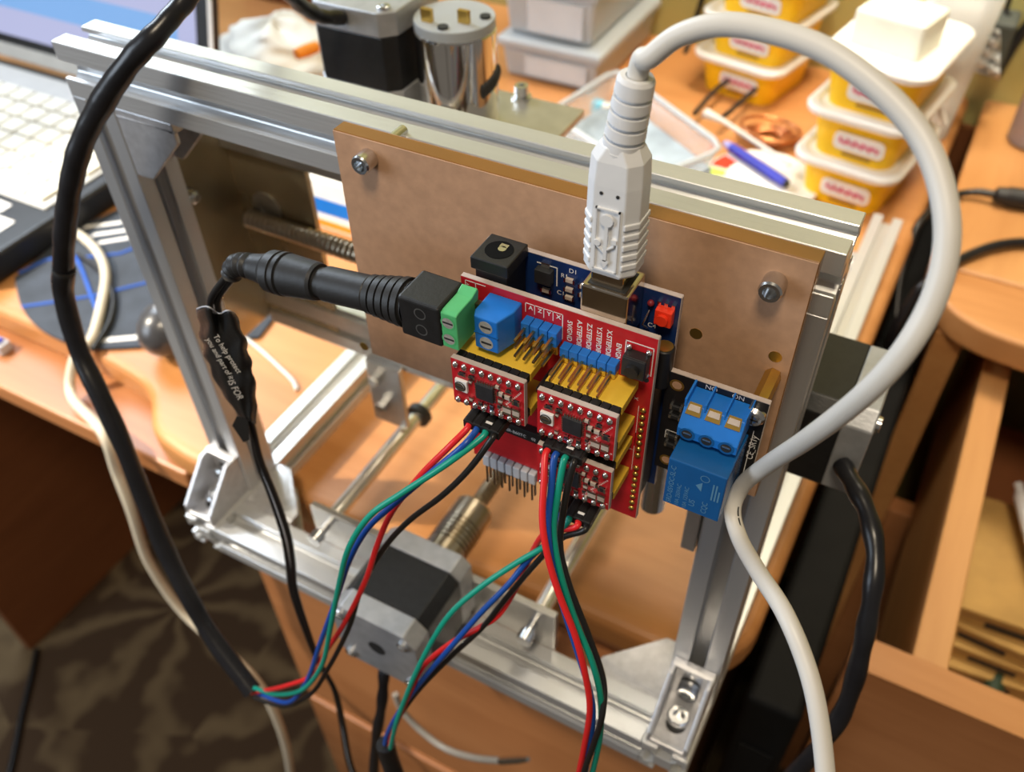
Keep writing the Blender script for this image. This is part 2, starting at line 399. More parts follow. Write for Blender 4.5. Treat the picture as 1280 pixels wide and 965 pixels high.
# Z axis carriage with spindle
MB().box(20, 134, 84, 150, 186, 190).build('spindle_mount', PLATE, CNC, .5)
MB().box(74, 128, 68, 74, 96, 184).build('z_axis_plate', PLATE, CNC, .5)
sp = MB().lathe((91, 115, 0), Z, [(120, .01), (120, 15), (190, 15), (190, 16.8), (232, 16.8), (233, 16.2), (233, .01)], 40).build('spindle_motor', CHROME, CNC)
MB().lathe((91, 115, 0), Z, [(233, .01), (233, 16.6), (236.5, 16.6), (237, 16.4), (237, .01)], 40).build('end_cap', CLEARB, sp)
for a, b in ((-7, -9), (7, -4)): MB().box(91 + a - 2.4, 91 + a + 2.4, 115 + b - 1, 115 + b + 1, 237, 242).build('terminal_tab', BRASS, sp)
for a, b in ((2, -12), (12, 4)): MB().cyl((91 + a, 115 + b, 237), (91 + a, 115 + b, 238), 2.2, n=16).build('vent_hole', DARKIN, sp)
mv = MB()
for k in range(8):
    t = math.radians(-22 + k * 6.2)
    p = Vector((91 + 16.9 * math.cos(t), 115 + 16.9 * math.sin(t), 211 + k * .5)); mv.ball(p, 3.2, 12, 8, (.45, .45, 1.0))
mv.build('vent_slot', DARKIN, sp)
for u, v in ((565, 118), (652, 122)):
    p = at(u, v, 'z', 190); MB().lathe(p, Z, [(0, .01), (0, 4.6), (1, 4.6), (1, 3.2), (6, 3.2), (6, 1.4), (4, 1.2), (4, .01)], 18).build('bolt', STEEL, [o for o in bpy.data.objects if o.name == 'spindle_mount'][0])
gq = at(815, 634, 'y', 6); MB().lathe((gq.x, 6, gq.z), Z, [(0, .01), (0, 3.2), (1.6, 4.4), (34, 4.4), (34, 3.2), (60, 3.2), (60, .01)], 24).build('guide_pin', STEEL, CNC)

# acrylic plate with kraft protective paper, bolted to the top beam
pl = MB().box(131.5, 266, -14.6, -9.6, 177, 261.2).build('mounting_plate', AMBER, CNC, .15, 1)
MB().box(131.7, 265.8, -15, -14.65, 177.2, 261).build('kraft_paper', KRAFT, pl)
MB().box(131.7, 265.8, -9.55, -9.3, 177.2, 261).build('kraft_paper', KRAFT, pl)
for a, b in ((143.2, 255.6), (257.5, 253.2)):
    MB().cyl((a, -15, b), (a, 2, b), 1.6, n=16).build('bolt_shank', STEEL, pl)
    bolt_mb((a, -15, b), -Y, 2.9, 5.0, 22).build('bolt', STEEL, pl)
for u, v in ((870, 417), (969, 446), (455, 433)):
    p = at(u, v, 'y', -15.05)
    MB().cyl((p.x, -15.0, p.z), (p.x, -15.1, p.z), 1.7, n=18).build('drilled_hole', BRASS, pl)
    
# ================================================================== electronics
def copies(proto, parent, offs):
    for d in offs: copy_part(proto, parent, d)
# ---- blue controller board
UNO = thing('controller_board', 'blue controller board with USB socket behind the red shield', 'circuit board', (212, -24, 180))
ub = MB().box(185.3, 238.6, -24.6, -23, 178, 248).build('board', BLUPCB, UNO)
MB().box(185.3, 238.6, -24.55, -23.05, 248, 248.15).box(238.6, 238.75, -24.55, -23.05, 178, 248).build('board_edge', PCBEDGE, ub)
for a, b in ((236, 182), (188, 182)):
    MB().cyl((a, -23, b), (a, -15.1, b), 2.6, n=16).build('standoff', BRASS, ub)
us = MB()
us.box(217.2, 229.2, -35.6, -24.7, 237, 252.6); usb = us.build('usb_socket', NICKEL, UNO, .5)
MB().box(218.4, 228, -34.4, -26, 252.5, 252.75).build('socket_opening', DARKIN, usb)
jk = MB().box(187.6, 196.8, -34.6, -24.7, 234, 247).box(187.0, 197.6, -35.8, -24.7, 247, 250.6)
jb = jk.build('power_jack', BLACKP, UNO, .3)
MB().cyl((192.3, -30.2, 250.5), (192.3, -30.2, 250.7), 3.7, n=24).build('jack_opening', PITCH, jb)
MB().cyl((192.8, -29.6, 250.6), (192.8, -29.6, 250.8), 1.1, n=14).box(191.6, 193.8, -29.0, -27.6, 250.65, 250.8).build('centre_pin', SOLDER, jb)
rb = MB().box(233.2, 237.6, -27.2, -24.7, 240, 244.6).build('reset_button', REDBTN, UNO, .25)
MB().cyl((235.4, -27.2, 242.3), (235.4, -28.2, 242.3), 1.5, n=18).build('button_cap', REDBTN, rb, .2)
for a in (233.6, 235.4, 237.2): MB().box(a - .45, a + .45, -25.6, -24.6, 244.7, 246).build('button_leg', SOLDER, rb)
c0 = MB().box(200.4, 205, -27, -24.7, 241, 245.2).build('regulator_chip', CHIP, UNO, .15)
MB().box(201.6, 204, -25.4, -24.6, 245.3, 246.8).build('heat_tab', SOLDER, c0)
for a, b in ((209.6, 243.6), (209.6, 240.6), (209.6, 238.0), (213.6, 240.2), (213.6, 243.0), (203, 238.0)):
    r = MB().box(a - 1.3, a + 1.3, -25.6, -24.7, b - .6, b + .6).build('chip_capacitor', CAPTAN, UNO, .1)
    MB().box(a - 1.5, a - 1.0, -25.7, -24.65, b - .65, b + .65).box(a + 1.0, a + 1.5, -25.7, -24.65, b - .65, b + .65).build('solder_end', SOLDER, r)
for s_, a, b in (('D1', 209, 245.6), ('R1', 206.8, 243.4), ('C1', 205.8, 237.6), ('C2', 212.4, 241.6), ('R3', 208.4, 236.3), ('C4', 231, 236.5)):
    text(s_, 1.9, SILK, UNO, (a, -24.66, b), X, Z, 'printed_marking')
MB().box(200, 205.6, -24.68, -24.62, 245.6, 245.9).box(205.6, 205.9, -24.68, -24.62, 240, 245.9).build('printed_outline', SILK, UNO)
MB().box(234.6, 237.2, -34.8, -24.7, 181, 230).build('socket_strip', BLACKP, UNO, .2)
MB().box(186.6, 189.2, -34.8, -24.7, 181, 222).build('socket_strip', BLACKP, UNO, .2)
el = MB().lathe((237.6, -29.5, 236), Z, [(-12, .01), (-12, 2.6), (0, 2.6), (.3, 2.3), (.3, .01)], 24).build('round_capacitor', BLACKP, UNO)
MB().cyl((237.6, -29.5, 236.3), (237.6, -29.5, 236.5), 2.1, n=20).build('capacitor_top', BRASS, el)
MB().ball((231.4, -25.2, 244.4), .9, 12, 8).build('indicator_lamp', mat('dull_red', (.22, .02, .03), .4, 0, .1, 100), UNO)
MB().tube([(231.4, -25, 236), (230.6, -27.5, 239), (231.2, -25, 242)], .25, 8).build('wire_link', SOLDER, UNO)

MB().tube([(189.5, -50.2, 226.0), (184.8, -50.4, 226.2), (184.2, -50.5, 222.6), (189.0, -50.4, 221.4)], .35, 8).build('wire_link', CREAM, UNO) if False else None
# ---- red shield
SH = thing('driver_shield', 'red motor driver shield with yellow sockets and blue pin headers', 'circuit board', (212, -37, 176))
F = -37.2
sb = MB().box(184.8, 238.1, F, F + 1.6, 176.1, 244.7).build('board', REDPCB, SH)
MB().box(184.8, 238.1, F + .06, F + 1.54, 244.7, 244.86).box(238.1, 238.26, F + .06, F + 1.54, 176.1, 244.7).build('board_edge', PCBEDGE, sb)
def socket(x0, z0):
    return MB().box(x0, x0 + 20.6, F - 10.2, F - .05, z0, z0 + 2.6).build('yellow_socket', YELLOW, SH, .15)
for x0, z0 in ((189.4, 227.5), (189.4, 214.9), (214.0, 227.2), (214.0, 214.7), (214.0, 207.0), (214.0, 194.4)): socket(x0, z0)
# blue screw terminal: two 5 mm poles one above the other
BX = 193.2
tb = MB().prism([(0, 0), (9.2, 0), (9.2, 4.2), (7.4, 9.8), (1.0, 9.8), (0, 7.5)], 232.4, 242.6, lambda u, v, t: (BX + u, F - v, t)).build('screw_terminal', BLUET, SH, .35)
MB().box(BX + .8, BX + 7.6, F - 9.95, F - 9.6, 237.35, 237.65).build('seam', RELAY, tb)
for zz in (234.9, 240.0):
    MB().ring((BX + 4.2, F - 9.85, zz), -Y, 1.9, 2.35, 22).build('screw_rim', BLUET, tb)
    s_ = MB().cyl((BX + 4.2, F - 9.75, zz), (BX + 4.2, F - 9.9, zz), 1.9, n=22).build('screw', SCREWT, tb)
    MB().box(BX + 2.8, BX + 5.6, F - 10.0, F - 9.85, zz - .28, zz + .28).build('screw_slot', DARKIN, tb)
    MB().cyl((BX + .1, F - 3.6, zz), (BX - .12, F - 3.6, zz), 1.5, n=16).build('wire_entry', DARKIN, tb)
# four blue two-pin blocks with long gold pins
gp = None
for k in range(4):
    xx = 203.6 + k * 2.54
    MB().box(xx, xx + 2.35, F - 3.4, F - .05, 234.6, 239.2).build('pin_block', BLUET, SH, .2)
    for j, zz in enumerate((237.6, 235.4)):
        MB().box(xx + .85, xx + 1.5, F - 8.6, F - 3.3, zz - .32, zz + .32).build('pin', GOLD, SH)
for k in range(4):
    xx = 203.6 + k * 2.54
    MB().box(xx + .1, xx + 2.2, F - 2.4, F - .05, 231.2, 234.2).build('pin_base', BRASS, SH, .2)
    MB().box(xx + .85, xx + 1.5, F - 8.8, F - 2.3, 232.4, 233.0).build('pin', GOLD, SH)
for k in range(6):
    xx = 214.2 + k * 2.54
    MB().box(xx, xx + 2.4, F - 2.9, F - .05, 231.8, 234.8).build('pin_block', BLUET, SH, .2)
    MB().box(xx + .1, xx + 2.3, F - 2.7, F - .05, 230.0, 231.9).build('pin_base', YELLOW, SH, .15)
    for zz in (232.6, 230.6):
        MB().box(xx + .9, xx + 1.5, F - 10.6, F - 2.6, zz - .3, zz + .3).build('pin', GOLD, SH)
# reset button
rb = MB().box(230.9, 236.9, F - 3.4, F - .05, 233.6, 239.6).build('reset_button', BLACKP, SH, .3)
MB().box(231.0, 236.8, F - 3.75, F - 3.4, 233.7, 239.5).build('button_face', STEEL if False else CHIP, rb, .1)
MB().cyl((233.9, F - 3.7, 236.4), (233.9, F - 5.0, 236.4), 1.75, n=24).build('button_cap', BLACKP, rb, .2)
for a, b in ((231.4, 240.3), (236.4, 240.3), (231.4, 233.0), (236.4, 233.0)):
    MB().ball((a, F - .5, b), .8, 10, 6, (1, .9, 1)).build('button_leg', SOLDER, rb)
MB().box(230.2, 230.45, F - .06, F - .01, 232.6, 241.6).box(230.2, 237.5, F - .06, F - .01, 241.4, 241.65).box(237.25, 237.5, F - .06, F - .01, 232.6, 241.6).build('printed_outline', SILK, SH)
for k, s_ in enumerate(('5V/GND', 'A.STEP/DIR', 'Z.STEP/DIR', 'Y.STEP/DIR', 'X.STEP/DIR', 'EN/GND')):
    e = 242.9 if s_ not in ('5V/GND', 'EN/GND') else (241.8 if s_[0] == '5' else 239.8)
    text(s_, 1.85, SILK, SH, (214.9 + k * 2.62, F - .05, e), -Z, X, 'printed_marking', bold=.04, xs=.98)
for k, s_ in enumerate('AZYX'):
    text(s_, 1.7, SILK, SH, (204.2 + k * 2.54, F - .05, 241.2), X, Z, 'printed_marking', bold=.05)
    MB().box(203.2 + k * 2.54, 203.4 + k * 2.54, F - .06, F - .01, 240, 243).build('printed_outline', SILK, SH)
MB().box(203.2, 213.6, F - .06, F - .01, 242.8, 243.0).box(213.4, 213.65, F - .06, F - .01, 235, 243).box(189.0, 189.2, F - .06, F - .01, 239.5, 244).box(186.0, 192, F - .06, F - .01, 243.8, 244).box(186.0, 186.2, F - .06, F - .01, 238, 244).build('printed_outline', SILK, SH)
text('12-36V', 1.5, SILK, SH, (187.2, F - .05, 238.8), Z, -X, 'printed_marking')
for z0, rx in ((213.2, 236.0), (203.4, 236.0)):
    MB().box(235.2, 235.35, F - .06, F - .01, z0 - 7, z0 + 8).build('printed_outline', SILK, SH)
text('X', 1.6, SILK, SH, (234.9, F - .05, 223), Z, -X, 'printed_marking'); text('Y', 1.6, SILK, SH, (234.9, F - .05, 204), Z, -X, 'printed_marking')
MB().ring((236.2, F - .04, 231.0), -Y, .9, 1.5, 20).build('plated_ring', REDPCB, SH)
MB().cyl((236.2, F - .02, 231.0), (236.2, F - .06, 231.0), .9, n=18).build('board_hole', DARKIN, SH)
sj = MB().ball((236.6, F - .3, 220.6), .85, 10, 6, (1, .8, .9)).build('solder_joint', BRASS, SH)
copies(sj, SH, [(0, 0, -2.45 * k) for k in range(1, 8)] + [(0, 0, -22.4 - 2.5 * k) for k in range(8)])
# capacitor lying between the two driver stacks
ec = MB().lathe((212.0, F - .1, 222.4), -Y, [(0, .01), (0, 2.0), (7.4, 2.0), (7.8, 1.7), (7.8, .01)], 20).build('round_capacitor', BLACKP, SH)
MB().lathe((212.0, F - .1, 217.5), -Y, [(0, .01), (0, 1.8), (6.5, 1.8), (6.8, 1.5), (6.8, .01)], 20).build('round_capacitor', BLACKP, SH)
# dark strip and red ledge low on the board
st = MB().box(190.6, 209.0, F - 2.6, F - .05, 194.8, 199).build('black_strip', BLACKP, SH, .2)
text('SR-B60TC', 1.5, SILK, st, (198, F - 2.66, 196.0), X, Z, 'printed_marking'); text('02', 1.4, SILK, st, (206, F - 2.66, 196), X, Z, 'printed_marking')
MB().box(189.5, 209.5, F - 1.0, F - .05, 181.2, 193.6).build('bare_panel', REDPCB, SH, .2)
for a, b in ((211.8, 197.5), (211.8, 194.8), (211.6, 190)):
    r = MB().box(a - .9, a + .9, F - .9, F - .05, b - .8, b + .8).build('chip_capacitor', CAPTAN, SH, .1)
    MB().box(a - 1.1, a - .6, F - 1, F - .04, b - .85, b + .85).box(a + .6, a + 1.1, F - 1, F - .04, b - .85, b + .85).build('solder_end', SOLDER, r)
for k in range(7):
    xx = 189.2 + 2.58 * k
    MB().box(xx, xx + 2.25, F - 2.4, F + .2, 175.6, 180.2).build('grey_pin_base', GREYH, SH, .3)
    for j in (0, 1):
        MB().box(xx + .85, xx + 1.4, F - 2.2 + 2.0 * j, F - 1.65 + 2.0 * j, 167.8, 175.7).build('bent_pin', BRONZE, SH)

# ---- stepper driver boards
def driver(x0, z1, label):
    d = thing('stepper_driver', label, 'circuit board', (x0 + 10.4, -50, z1 - 7.6), 'red stepper driver boards plugged into the shield')
    yf = -51.5; z0 = z1 - 15.3
    b = MB().box(x0, x0 + 20.9, yf, yf + 1.6, z0, z1).build('board', REDPCB, d)
    MB().box(x0, x0 + 20.9, yf + .05, yf + 1.55, z1, z1 + .14).box(x0 + 20.9, x0 + 21.05, yf + .05, yf + 1.55, z0, z1).build('board_edge', PCBEDGE, b)
    for zz in (z1 - 2.7, z0 + .2):
        m = MB()
        for k in range(8): m.box(x0 + .3 + 2.54 * k, x0 + .3 + 2.54 * k + 2.42, yf + 1.65, yf + 4.25, zz, zz + 2.5)
        m.build('pin_strip', BLACKP, d, .3)
    p = MB().ball((x0 + 1.5, yf - .3, z1 - 1.4), .95, 10, 6, (.9, .9, 1.15)).build('solder_joint', SOLDER, d)
    copies(p, d, [(2.56 * k, 0, 0) for k in range(1, 8)] + [(2.56 * k, 0, -12.6) for k in range(8)])
    ch = MB().box(x0 + 7.4, x0 + 12.4, yf - .95, yf - .05, z0 + 5.0, z0 + 10.2).build('driver_chip', CHIP, d, .1)
    m = MB()
    for k in range(7):
        t = k * .7
        m.box(x0 + 7.6 + t, x0 + 8.0 + t, yf - .5, yf - .04, z0 + 10.2, z0 + 11.2).box(x0 + 7.6 + t, x0 + 7.95 + t, yf - .4, yf - .04, z0 + 4.4, z0 + 5)
        m.box(x0 + 6.8, x0 + 7.4, yf - .4, yf - .04, z0 + 5.2 + t, z0 + 5.5 + t).box(x0 + 12.4, x0 + 13, yf - .4, yf - .04, z0 + 5.2 + t, z0 + 5.5 + t)
    m.build('chip_pins', SOLDER, ch)
    pt = MB().box(x0 + 1.2, x0 + 4.8, yf - .9, yf - .05, z0 + 5.2, z0 + 9.2).build('trimmer', SILK, d, .15)
    MB().cyl((x0 + 2.8, yf - .85, z0 + 7.1), (x0 + 2.8, yf - 1.3, z0 + 7.1), 1.4, n=22).build('trimmer_screw', STEEL, pt)
    MB().ring((x0 + 2.8, yf - 1.0, z0 + 7.1), -Y, 1.4, 1.62, 22).box(x0 + 1.8, x0 + 3.8, yf - 1.36, yf - 1.28, z0 + 6.9, z0 + 7.3).build('trimmer_slot', DARKIN, pt)
    for (a, b_, w, h, mt) in ((14.6, 9.2, 1.0, .7, CAPTAN), (16.4, 8.8, 1.3, .6, CAPTAN), (18.9, 8.0, 1.0, .8, CHIP), (14.3, 6.8, .6, .8, CAPTAN), (16.2, 4.3, 1.2, 1.4, CAPTAN),
                             (18.8, 4.4, 1.0, 1.5, CAPTAN), (8.3, 2.9, .55, .8, CHIP), (11.7, 3.0, .55, .9, CHIP), (5.6, 3.4, .5, .7, CAPTAN), (3.4, 11.3, 1.0, .45, CHIP), (6.2, 11.4, .9, .4, CHIP), (14.6, 2.6, .5, .4, CAPTAN), (13.6, 11.3, .9, .45, CAPTAN), (16.9, 11.2, .8, .45, CHIP), (5.7, 9.8, .45, .6, CAPTAN), (13.9, 4.6, .45, .6, CHIP), (9.9, 3.0, .4, .6, CAPTAN)):
        r = MB().box(x0 + a - w, x0 + a + w, yf - .75, yf - .05, z0 + b_ - h, z0 + b_ + h).build('chip_component', mt, d, .1)
        if w >= h: MB().box(x0 + a - w - .1, x0 + a - w * .55, yf - .8, yf - .03, z0 + b_ - h, z0 + b_ + h).box(x0 + a + w * .55, x0 + a + w + .1, yf - .8, yf - .03, z0 + b_ - h, z0 + b_ + h).build('solder_end', SOLDER, r)
        else: MB().box(x0 + a - w, x0 + a + w, yf - .8, yf - .03, z0 + b_ + h * .55, z0 + b_ + h + .1).box(x0 + a - w, x0 + a + w, yf - .8, yf - .03, z0 + b_ - h - .1, z0 + b_ - h * .55).build('solder_end', SOLDER, r)
    m = MB()
    for k in range(22):
        a = x0 + 13.2 + (k * 37 % 70) / 10; c = z0 + 2.2 + (k * 53 % 100) / 10
        m.box(a, a + .55, yf - .03, yf - .01, c, c + .12).box(a + .2, a + .32, yf - .03, yf - .01, c - .3, c + .3)
    m.build('printed_marking', SILK, d)
    return d
driver(189.3, 230.3, 'red stepper driver board at upper left, beside the blue screw terminal')
driver(213.9, 230.0, 'red stepper driver board at upper right, under the row of six blue pin blocks')
driver(213.9, 210.0, 'red stepper driver board at lower right, half hidden behind the coloured wires')

# ---- relay module
RM = thing('relay_module', 'small black relay board with blue relay and three-way terminal', 'circuit board', (252, -30, 193))
RF = -30.0
r_b = MB().box(239.3, 265.1, RF, RF + 1.6, 193, 229.2).build('board', BLKPCB, RM)
MB().box(239.3, 265.1, RF + .05, RF + 1.55, 229.2, 229.36).box(265.1, 265.25, RF + .05, RF + 1.55, 193, 229.2).build('board_edge', PCBEDGE, r_b)
for a, b in ((242.2, 225.4), (242.4, 196.8)): 
    MB().ring((a, RF - .04, b), -Y, 1.3, 1.9, 24).build('plated_ring', BRASS, RM); MB().cyl((a, RF - .01, b), (a, RF - .03, b), 1.3, n=20).build('board_hole', KRAFT, RM)
MB().cyl((262.3, RF + 1.6, 225.2), (262.3, -15.1, 225.2), 2.2, n=6).build('brass_standoff', BRASS, RM)
MB().cyl((242.6, RF + 1.6, 197), (242.6, -15.1, 197), 2.2, n=6).build('brass_standoff', BRASS, RM)
sc = MB().lathe((262.3, RF, 225.0), -Y, [(0, .01), (0, 2.9), (1.4, 2.9), (2.3, 2.2), (2.5, 1.2), (2.5, .01)], 24).build('mounting_screw', STEEL, RM)
MB().box(260.8, 263.8, RF - 2.62, RF - 2.4, 224.75, 225.25).box(262.05, 262.55, RF - 2.62, RF - 2.4, 223.5, 226.5).build('screw_slot', DARKIN, sc)
tx = 246.6
tm = MB().prism([(0, 219.6), (-10.5, 219.6), (-10.5, 222.4), (-6.5, 227.4), (0, 227.4)], tx, tx + 15.2, lambda u, v, t: (t, RF + u, v)).build('terminal_block', BLUET, RM, .25)
for k in range(4): MB().box(tx + k * 5.0, tx + .6 + k * 4.9, RF - 7.4, RF - .1, 227.2, 229.6).build('divider', BLUET, tm, .1)
for k in range(3):
    c = tx + 2.65 + k * 4.95
    f_ = lambda u, v, t: (c + u, RF - 6.7 - v * .62 + t * .78, 227.1 - v * .78 - t * -.62)
    MB().prism([(-1.55, -1.2), (1.55, -1.2), (1.9, 2.0), (-1.9, 2.0)], 0, .25, lambda u, v, t: (c + u, RF - 6.9 - v * .62 - t, 227.0 - v * .78 + t)).build('clamp_opening', BRASS, tm)
    MB().prism([(-1.3, -.6), (1.3, -.6), (1.5, .9), (-1.5, .9)], .25, .4, lambda u, v, t: (c + u, RF - 6.9 - v * .62 - t, 227.0 - v * .78 + t)).build('clamp_recess', CAPTAN, tm)
    MB().ring((c, RF - 10.6, 221.1), -Y, 1.3, 2.0, 22).build('screw_rim', RELAY, tm)
    MB().cyl((c, RF - 10.52, 221.1), (c, RF - 10.62, 221.1), 1.35, n=20).build('screw', DARKIN, tm)
    MB().box(c - 1.0, c + 1.0, RF - 10.75, RF - 10.6, 221.2, 221.6).build('screw_slot', STEEL, tm)
rl = MB().box(247.4, 262.2, RF - 16.6, RF - .3, 200.6, 217.6).build('relay', RELAY, RM, .35)
RT = mat('relay_print', (.10, .25, .42), .5, 0, .05, 100)
yv = RF - 16.66
for k, (s_, sz) in enumerate((('SRD-05VDC-SL-C', 1.9), ('10A 250VAC', 1.55), ('10A 125VAC', 1.55))):
    text(s_, sz, RT, rl, (249.6 + 2.0 * k, yv, 201.2), Z, -X, 'printed_marking')
text('CQC', 2.0, RT, rl, (258.8, yv, 202), Z, -X, 'printed_marking'); text('US', 2.2, RT, rl, (255.6, yv, 203), Z, -X, 'printed_marking')
MB().add([(255.0, yv, 211.5), (256.6, yv, 213.2), (256.6, yv, 209.8)], [(0, 1, 2)]).ring((257, yv, 214.8), -Y, 1.0, 1.2, 20).box(259.2, 259.6, yv - .01, yv, 208, 214).box(260, 260.4, yv - .01, yv, 208, 214).box(260.8, 261.2, yv - .01, yv, 208, 212).build('printed_marking', RT, rl)
text('NO', 2.0, SILK, RM, (249.2, RF - .05, 227.6), X, Z, 'printed_marking'); text('ON', 2.0, SILK, RM, (256.0, RF - .05, 227.6), X, Z, 'printed_marking')
text('CE_SR1y', 2.4, SILK, RM, (264.4, RF - .05, 208.6), Z, -X, 'printed_marking')
MB().box(263.0, 263.2, RF - .05, RF - .01, 202, 219).build('printed_outline', SILK, RM)
for b in (218, 214.6, 207, 203.6):
    r = MB().box(241.6, 244.4, RF - .8, RF - .05, b - .6, b + .6).build('chip_component', CHIP, RM, .1)
    MB().box(241.4, 242, RF - .85, RF - .04, b - .65, b + .65).box(244, 244.6, RF - .85, RF - .04, b - .65, b + .65).build('solder_end', SOLDER, r)
MB().box(241, 241.2, RF - .05, RF - .01, 205.4, 208.6).box(241, 244.8, RF - .05, RF - .01, 208.4, 208.6).build('printed_outline', SILK, RM)
# ================================================================== plugs and cables
# ---- barrel adapter (black block with green terminal) and its jack
AD = thing('barrel_adapter', 'black barrel jack adapter block with green two-screw terminal, joined to blue terminal', 'connector', (181, -46, 233))
ab = MB().box(175.0, 187.2, -51.6, -39.5, 232.6, 245.2).build('adapter_body', BLACKP, AD, .8, 3)
for zz in (236.4, 241.6):
    MB().ring((181.4, -51.64, zz), -Y, 1.4, 1.75, 22).build('moulded_ring', mat('black_highlight', (.07, .07, .07), .5, 0, .2, 200), ab)  # paler black paints the highlight on the moulded rings
g = MB().prism([(-51.2, 233.2), (-51.2, 244.2), (-50.0, 244.6), (-43.5, 244.6), (-40.6, 245.6), (-40.2, 244.4), (-42.5, 233.2)], 187.25, 191.8, lambda u, v, t: (t, u, v)).build('green_terminal', GREEN, AD, .25)
for zz in (236.2, 241.4):
    MB().ring((189.2, -51.3, zz), -Y, 1.65, 2.0, 22).build('screw_rim', GREEN, g)
    s_ = MB().cyl((189.2, -51.15, zz), (189.2, -51.26, zz), 1.7, n=22).build('screw', SCREWT, g)
    MB().box(187.8, 190.6, -51.34, -51.24, zz - .25, zz + .25).build('screw_slot', DARKIN, g)
    MB().box(191.6, 193.6, -42.5, -40.8, zz - .8, zz + .8).build('terminal_lug', BRONZE, AD)
ax = [Vector((175.2, -45.8, 238.4)), Vector((110, -46.5, 230.6))]
dA = (ax[1] - ax[0]).normalized(); LN = (ax[1] - ax[0]).length
pr = [(0, 6.0)]
for k in range(5):
    r0 = 6.6 - .32 * k
    pr += [(1.0 + 2.5 * k, r0 - .8), (1.0 + 2.5 * k, r0), (2.7 + 2.5 * k, r0), (2.7 + 2.5 * k, r0 - .8)]
pr += [(13.4, 4.9), (27.4, 4.9), (27.4, .01)]
MB().lathe(ax[0], dA, pr, 32).build('ribbed_sleeve', RUBBER, AD)
# ---- power lead: plug + twin cable + crumpled black label
PW = thing('power_lead', 'black power lead with round plug and crumpled printed label tag on its cable', 'cable', (130, -50, 100))
o2 = ax[0] + dA * 27.5
pp = [(0, .01), (0, 4.2), (2.6, 4.2), (2.6, 5.0), (3.6, 5.3), (13.4, 6.0), (13.6, 5.6), (14.2, 5.6), (14.4, 6.2), (15.6, 6.2), (15.8, 5.7), (16.6, 5.7), (16.8, 6.1), (19.5, 6.0), (21.5, 4.6), (25, 4.0), (26, 3.9)]
MB().lathe(o2, dA, pp, 32).build('plug_body', RUBBER, PW)
o3 = o2 + dA * 26
bend = [o3]
cur = Vector(o3); dirv = Vector(dA)
relief = MB(); path = spline([o3, o3 + dA * 3.2, o3 + dA * 6.0 + Vector((0, 0, -.4)), o3 + dA * 8.4 + Vector((0, 0, -1.8)), o3 + dA * 10.0 + Vector((0, -.4, -4.6))], 5)
rr = []
for i, p in enumerate(path): rr.append((3.9 if (i // 2) % 2 == 0 else 3.0) - .045 * i)
relief.tube(path, rr, 18); relief.build('strain_relief', RUBBER, PW)
e = path[-1]
cpts = [e, at(269, 372, 'y', -48), at(270, 395, 'y', -49), at(281, 440, 'y', -50), at(300, 490, 'y', -51), at(314, 530, 'y', -52), at(324, 575, 'y', -53), at(342, 622, 'y', -54), at(357, 668, 'y', -55), at(363, 702, 'y', -56), at(367, 738, 'y', -57), at(383, 788, 'y', -58), at(398, 826, 'y', -59), at(418, 862, 'y', -60), at(428, 905, 'y', -61), at(436, 950, 'y', -62), at(448, 990, 'y', -63), at(458, 1060, 'y', -68)]
cp_ = spline(cpts, 8)
side = RX and Vector(RX)
def off(path, d): return [p + Vector(RX) * d * math.cos(i * .05) + Vector(RZ) * d * math.sin(i * .05) for i, p in enumerate(path)]
MB().tube(off(cp_, -.95), 1.15, 10).build('cable_core', WBLACK, PW)
MB().tube(off(cp_, .95), 1.15, 10).build('cable_core', WBLACK, PW)
st = [p + Vector(RY) * -.2 - Vector(RZ) * 1.0 for p in cp_]
MB().tube(st, .42, 6).build('white_stripe', GREYH, PW)
# label: crumpled folded tape around the cable
TAG = mat('black_tape', (.012, .012, .012), .38, 0, .2, 60, .3, 250)
ctr = [(270, 388), (279, 422), (286, 452), (297, 488), (310, 526)]
wl = [24, 29, 29, 24, 11]
m = MB(); NU = 22; rows = 26
def lerp(lst, t):
    f = t * (len(lst) - 1); i = min(int(f), len(lst) - 2); f -= i
    return [a + (b - a) * f for a, b in zip(lst[i], lst[i + 1])] if isinstance(lst[0], tuple) else lst[i] + (lst[i + 1] - lst[i]) * f
vs = []
for j in range(rows + 1):
    t = j / rows; c = lerp(ctr, t); hw = lerp(wl, t)
    for i in range(NU + 1):
        s_ = i / NU * 2 - 1
        fold = math.sin(s_ * 5.2 + 1.0) * (2.4 * (1 - t) ** 1.5) + math.sin(s_ * 9 + t * 14) * .45 + math.sin(t * 23 + s_ * 3) * .35
        vs.append(at(c[0] + s_ * hw * (1 + .06 * math.sin(t * 31)), c[1] + s_ * 4 + fold * 1.2, 'y', -56 + fold * .8 + 3.2 * s_ * s_))
fs = [(j * (NU + 1) + i, j * (NU + 1) + i + 1, (j + 1) * (NU + 1) + i + 1, (j + 1) * (NU + 1) + i) for j in range(rows) for i in range(NU)]
m.add(vs, fs, True)
tg = m.build('label_tag', TAG, PW, label='crumpled black tape tag with white print'); sd = tg.modifiers.new('thick', 'SOLIDIFY'); sd.thickness = .0003
m = MB(); m.tube(vs[:NU + 1], .22, 6); m.build('torn_edge', GREYH, tg)
def tagline(s_, a, b, size):
    p0, p1 = at(*a, 'y', -59.3), at(*b, 'y', -58.3); xd = (p1 - p0).normalized(); yd = (Vector(RZ) * -1).cross(xd)
    text(s_, size, SILK, tg, p0, xd, yd if yd.dot(Vector(RX)) > 0 else yd, 'printed_marking')
tagline('To help protect', (266, 420), (304, 478), 2.3)
tagline('you and part of it', (257, 424), (302, 500), 2.3)
tagline('IS FOR', (284, 476), (306, 516), 3.0)
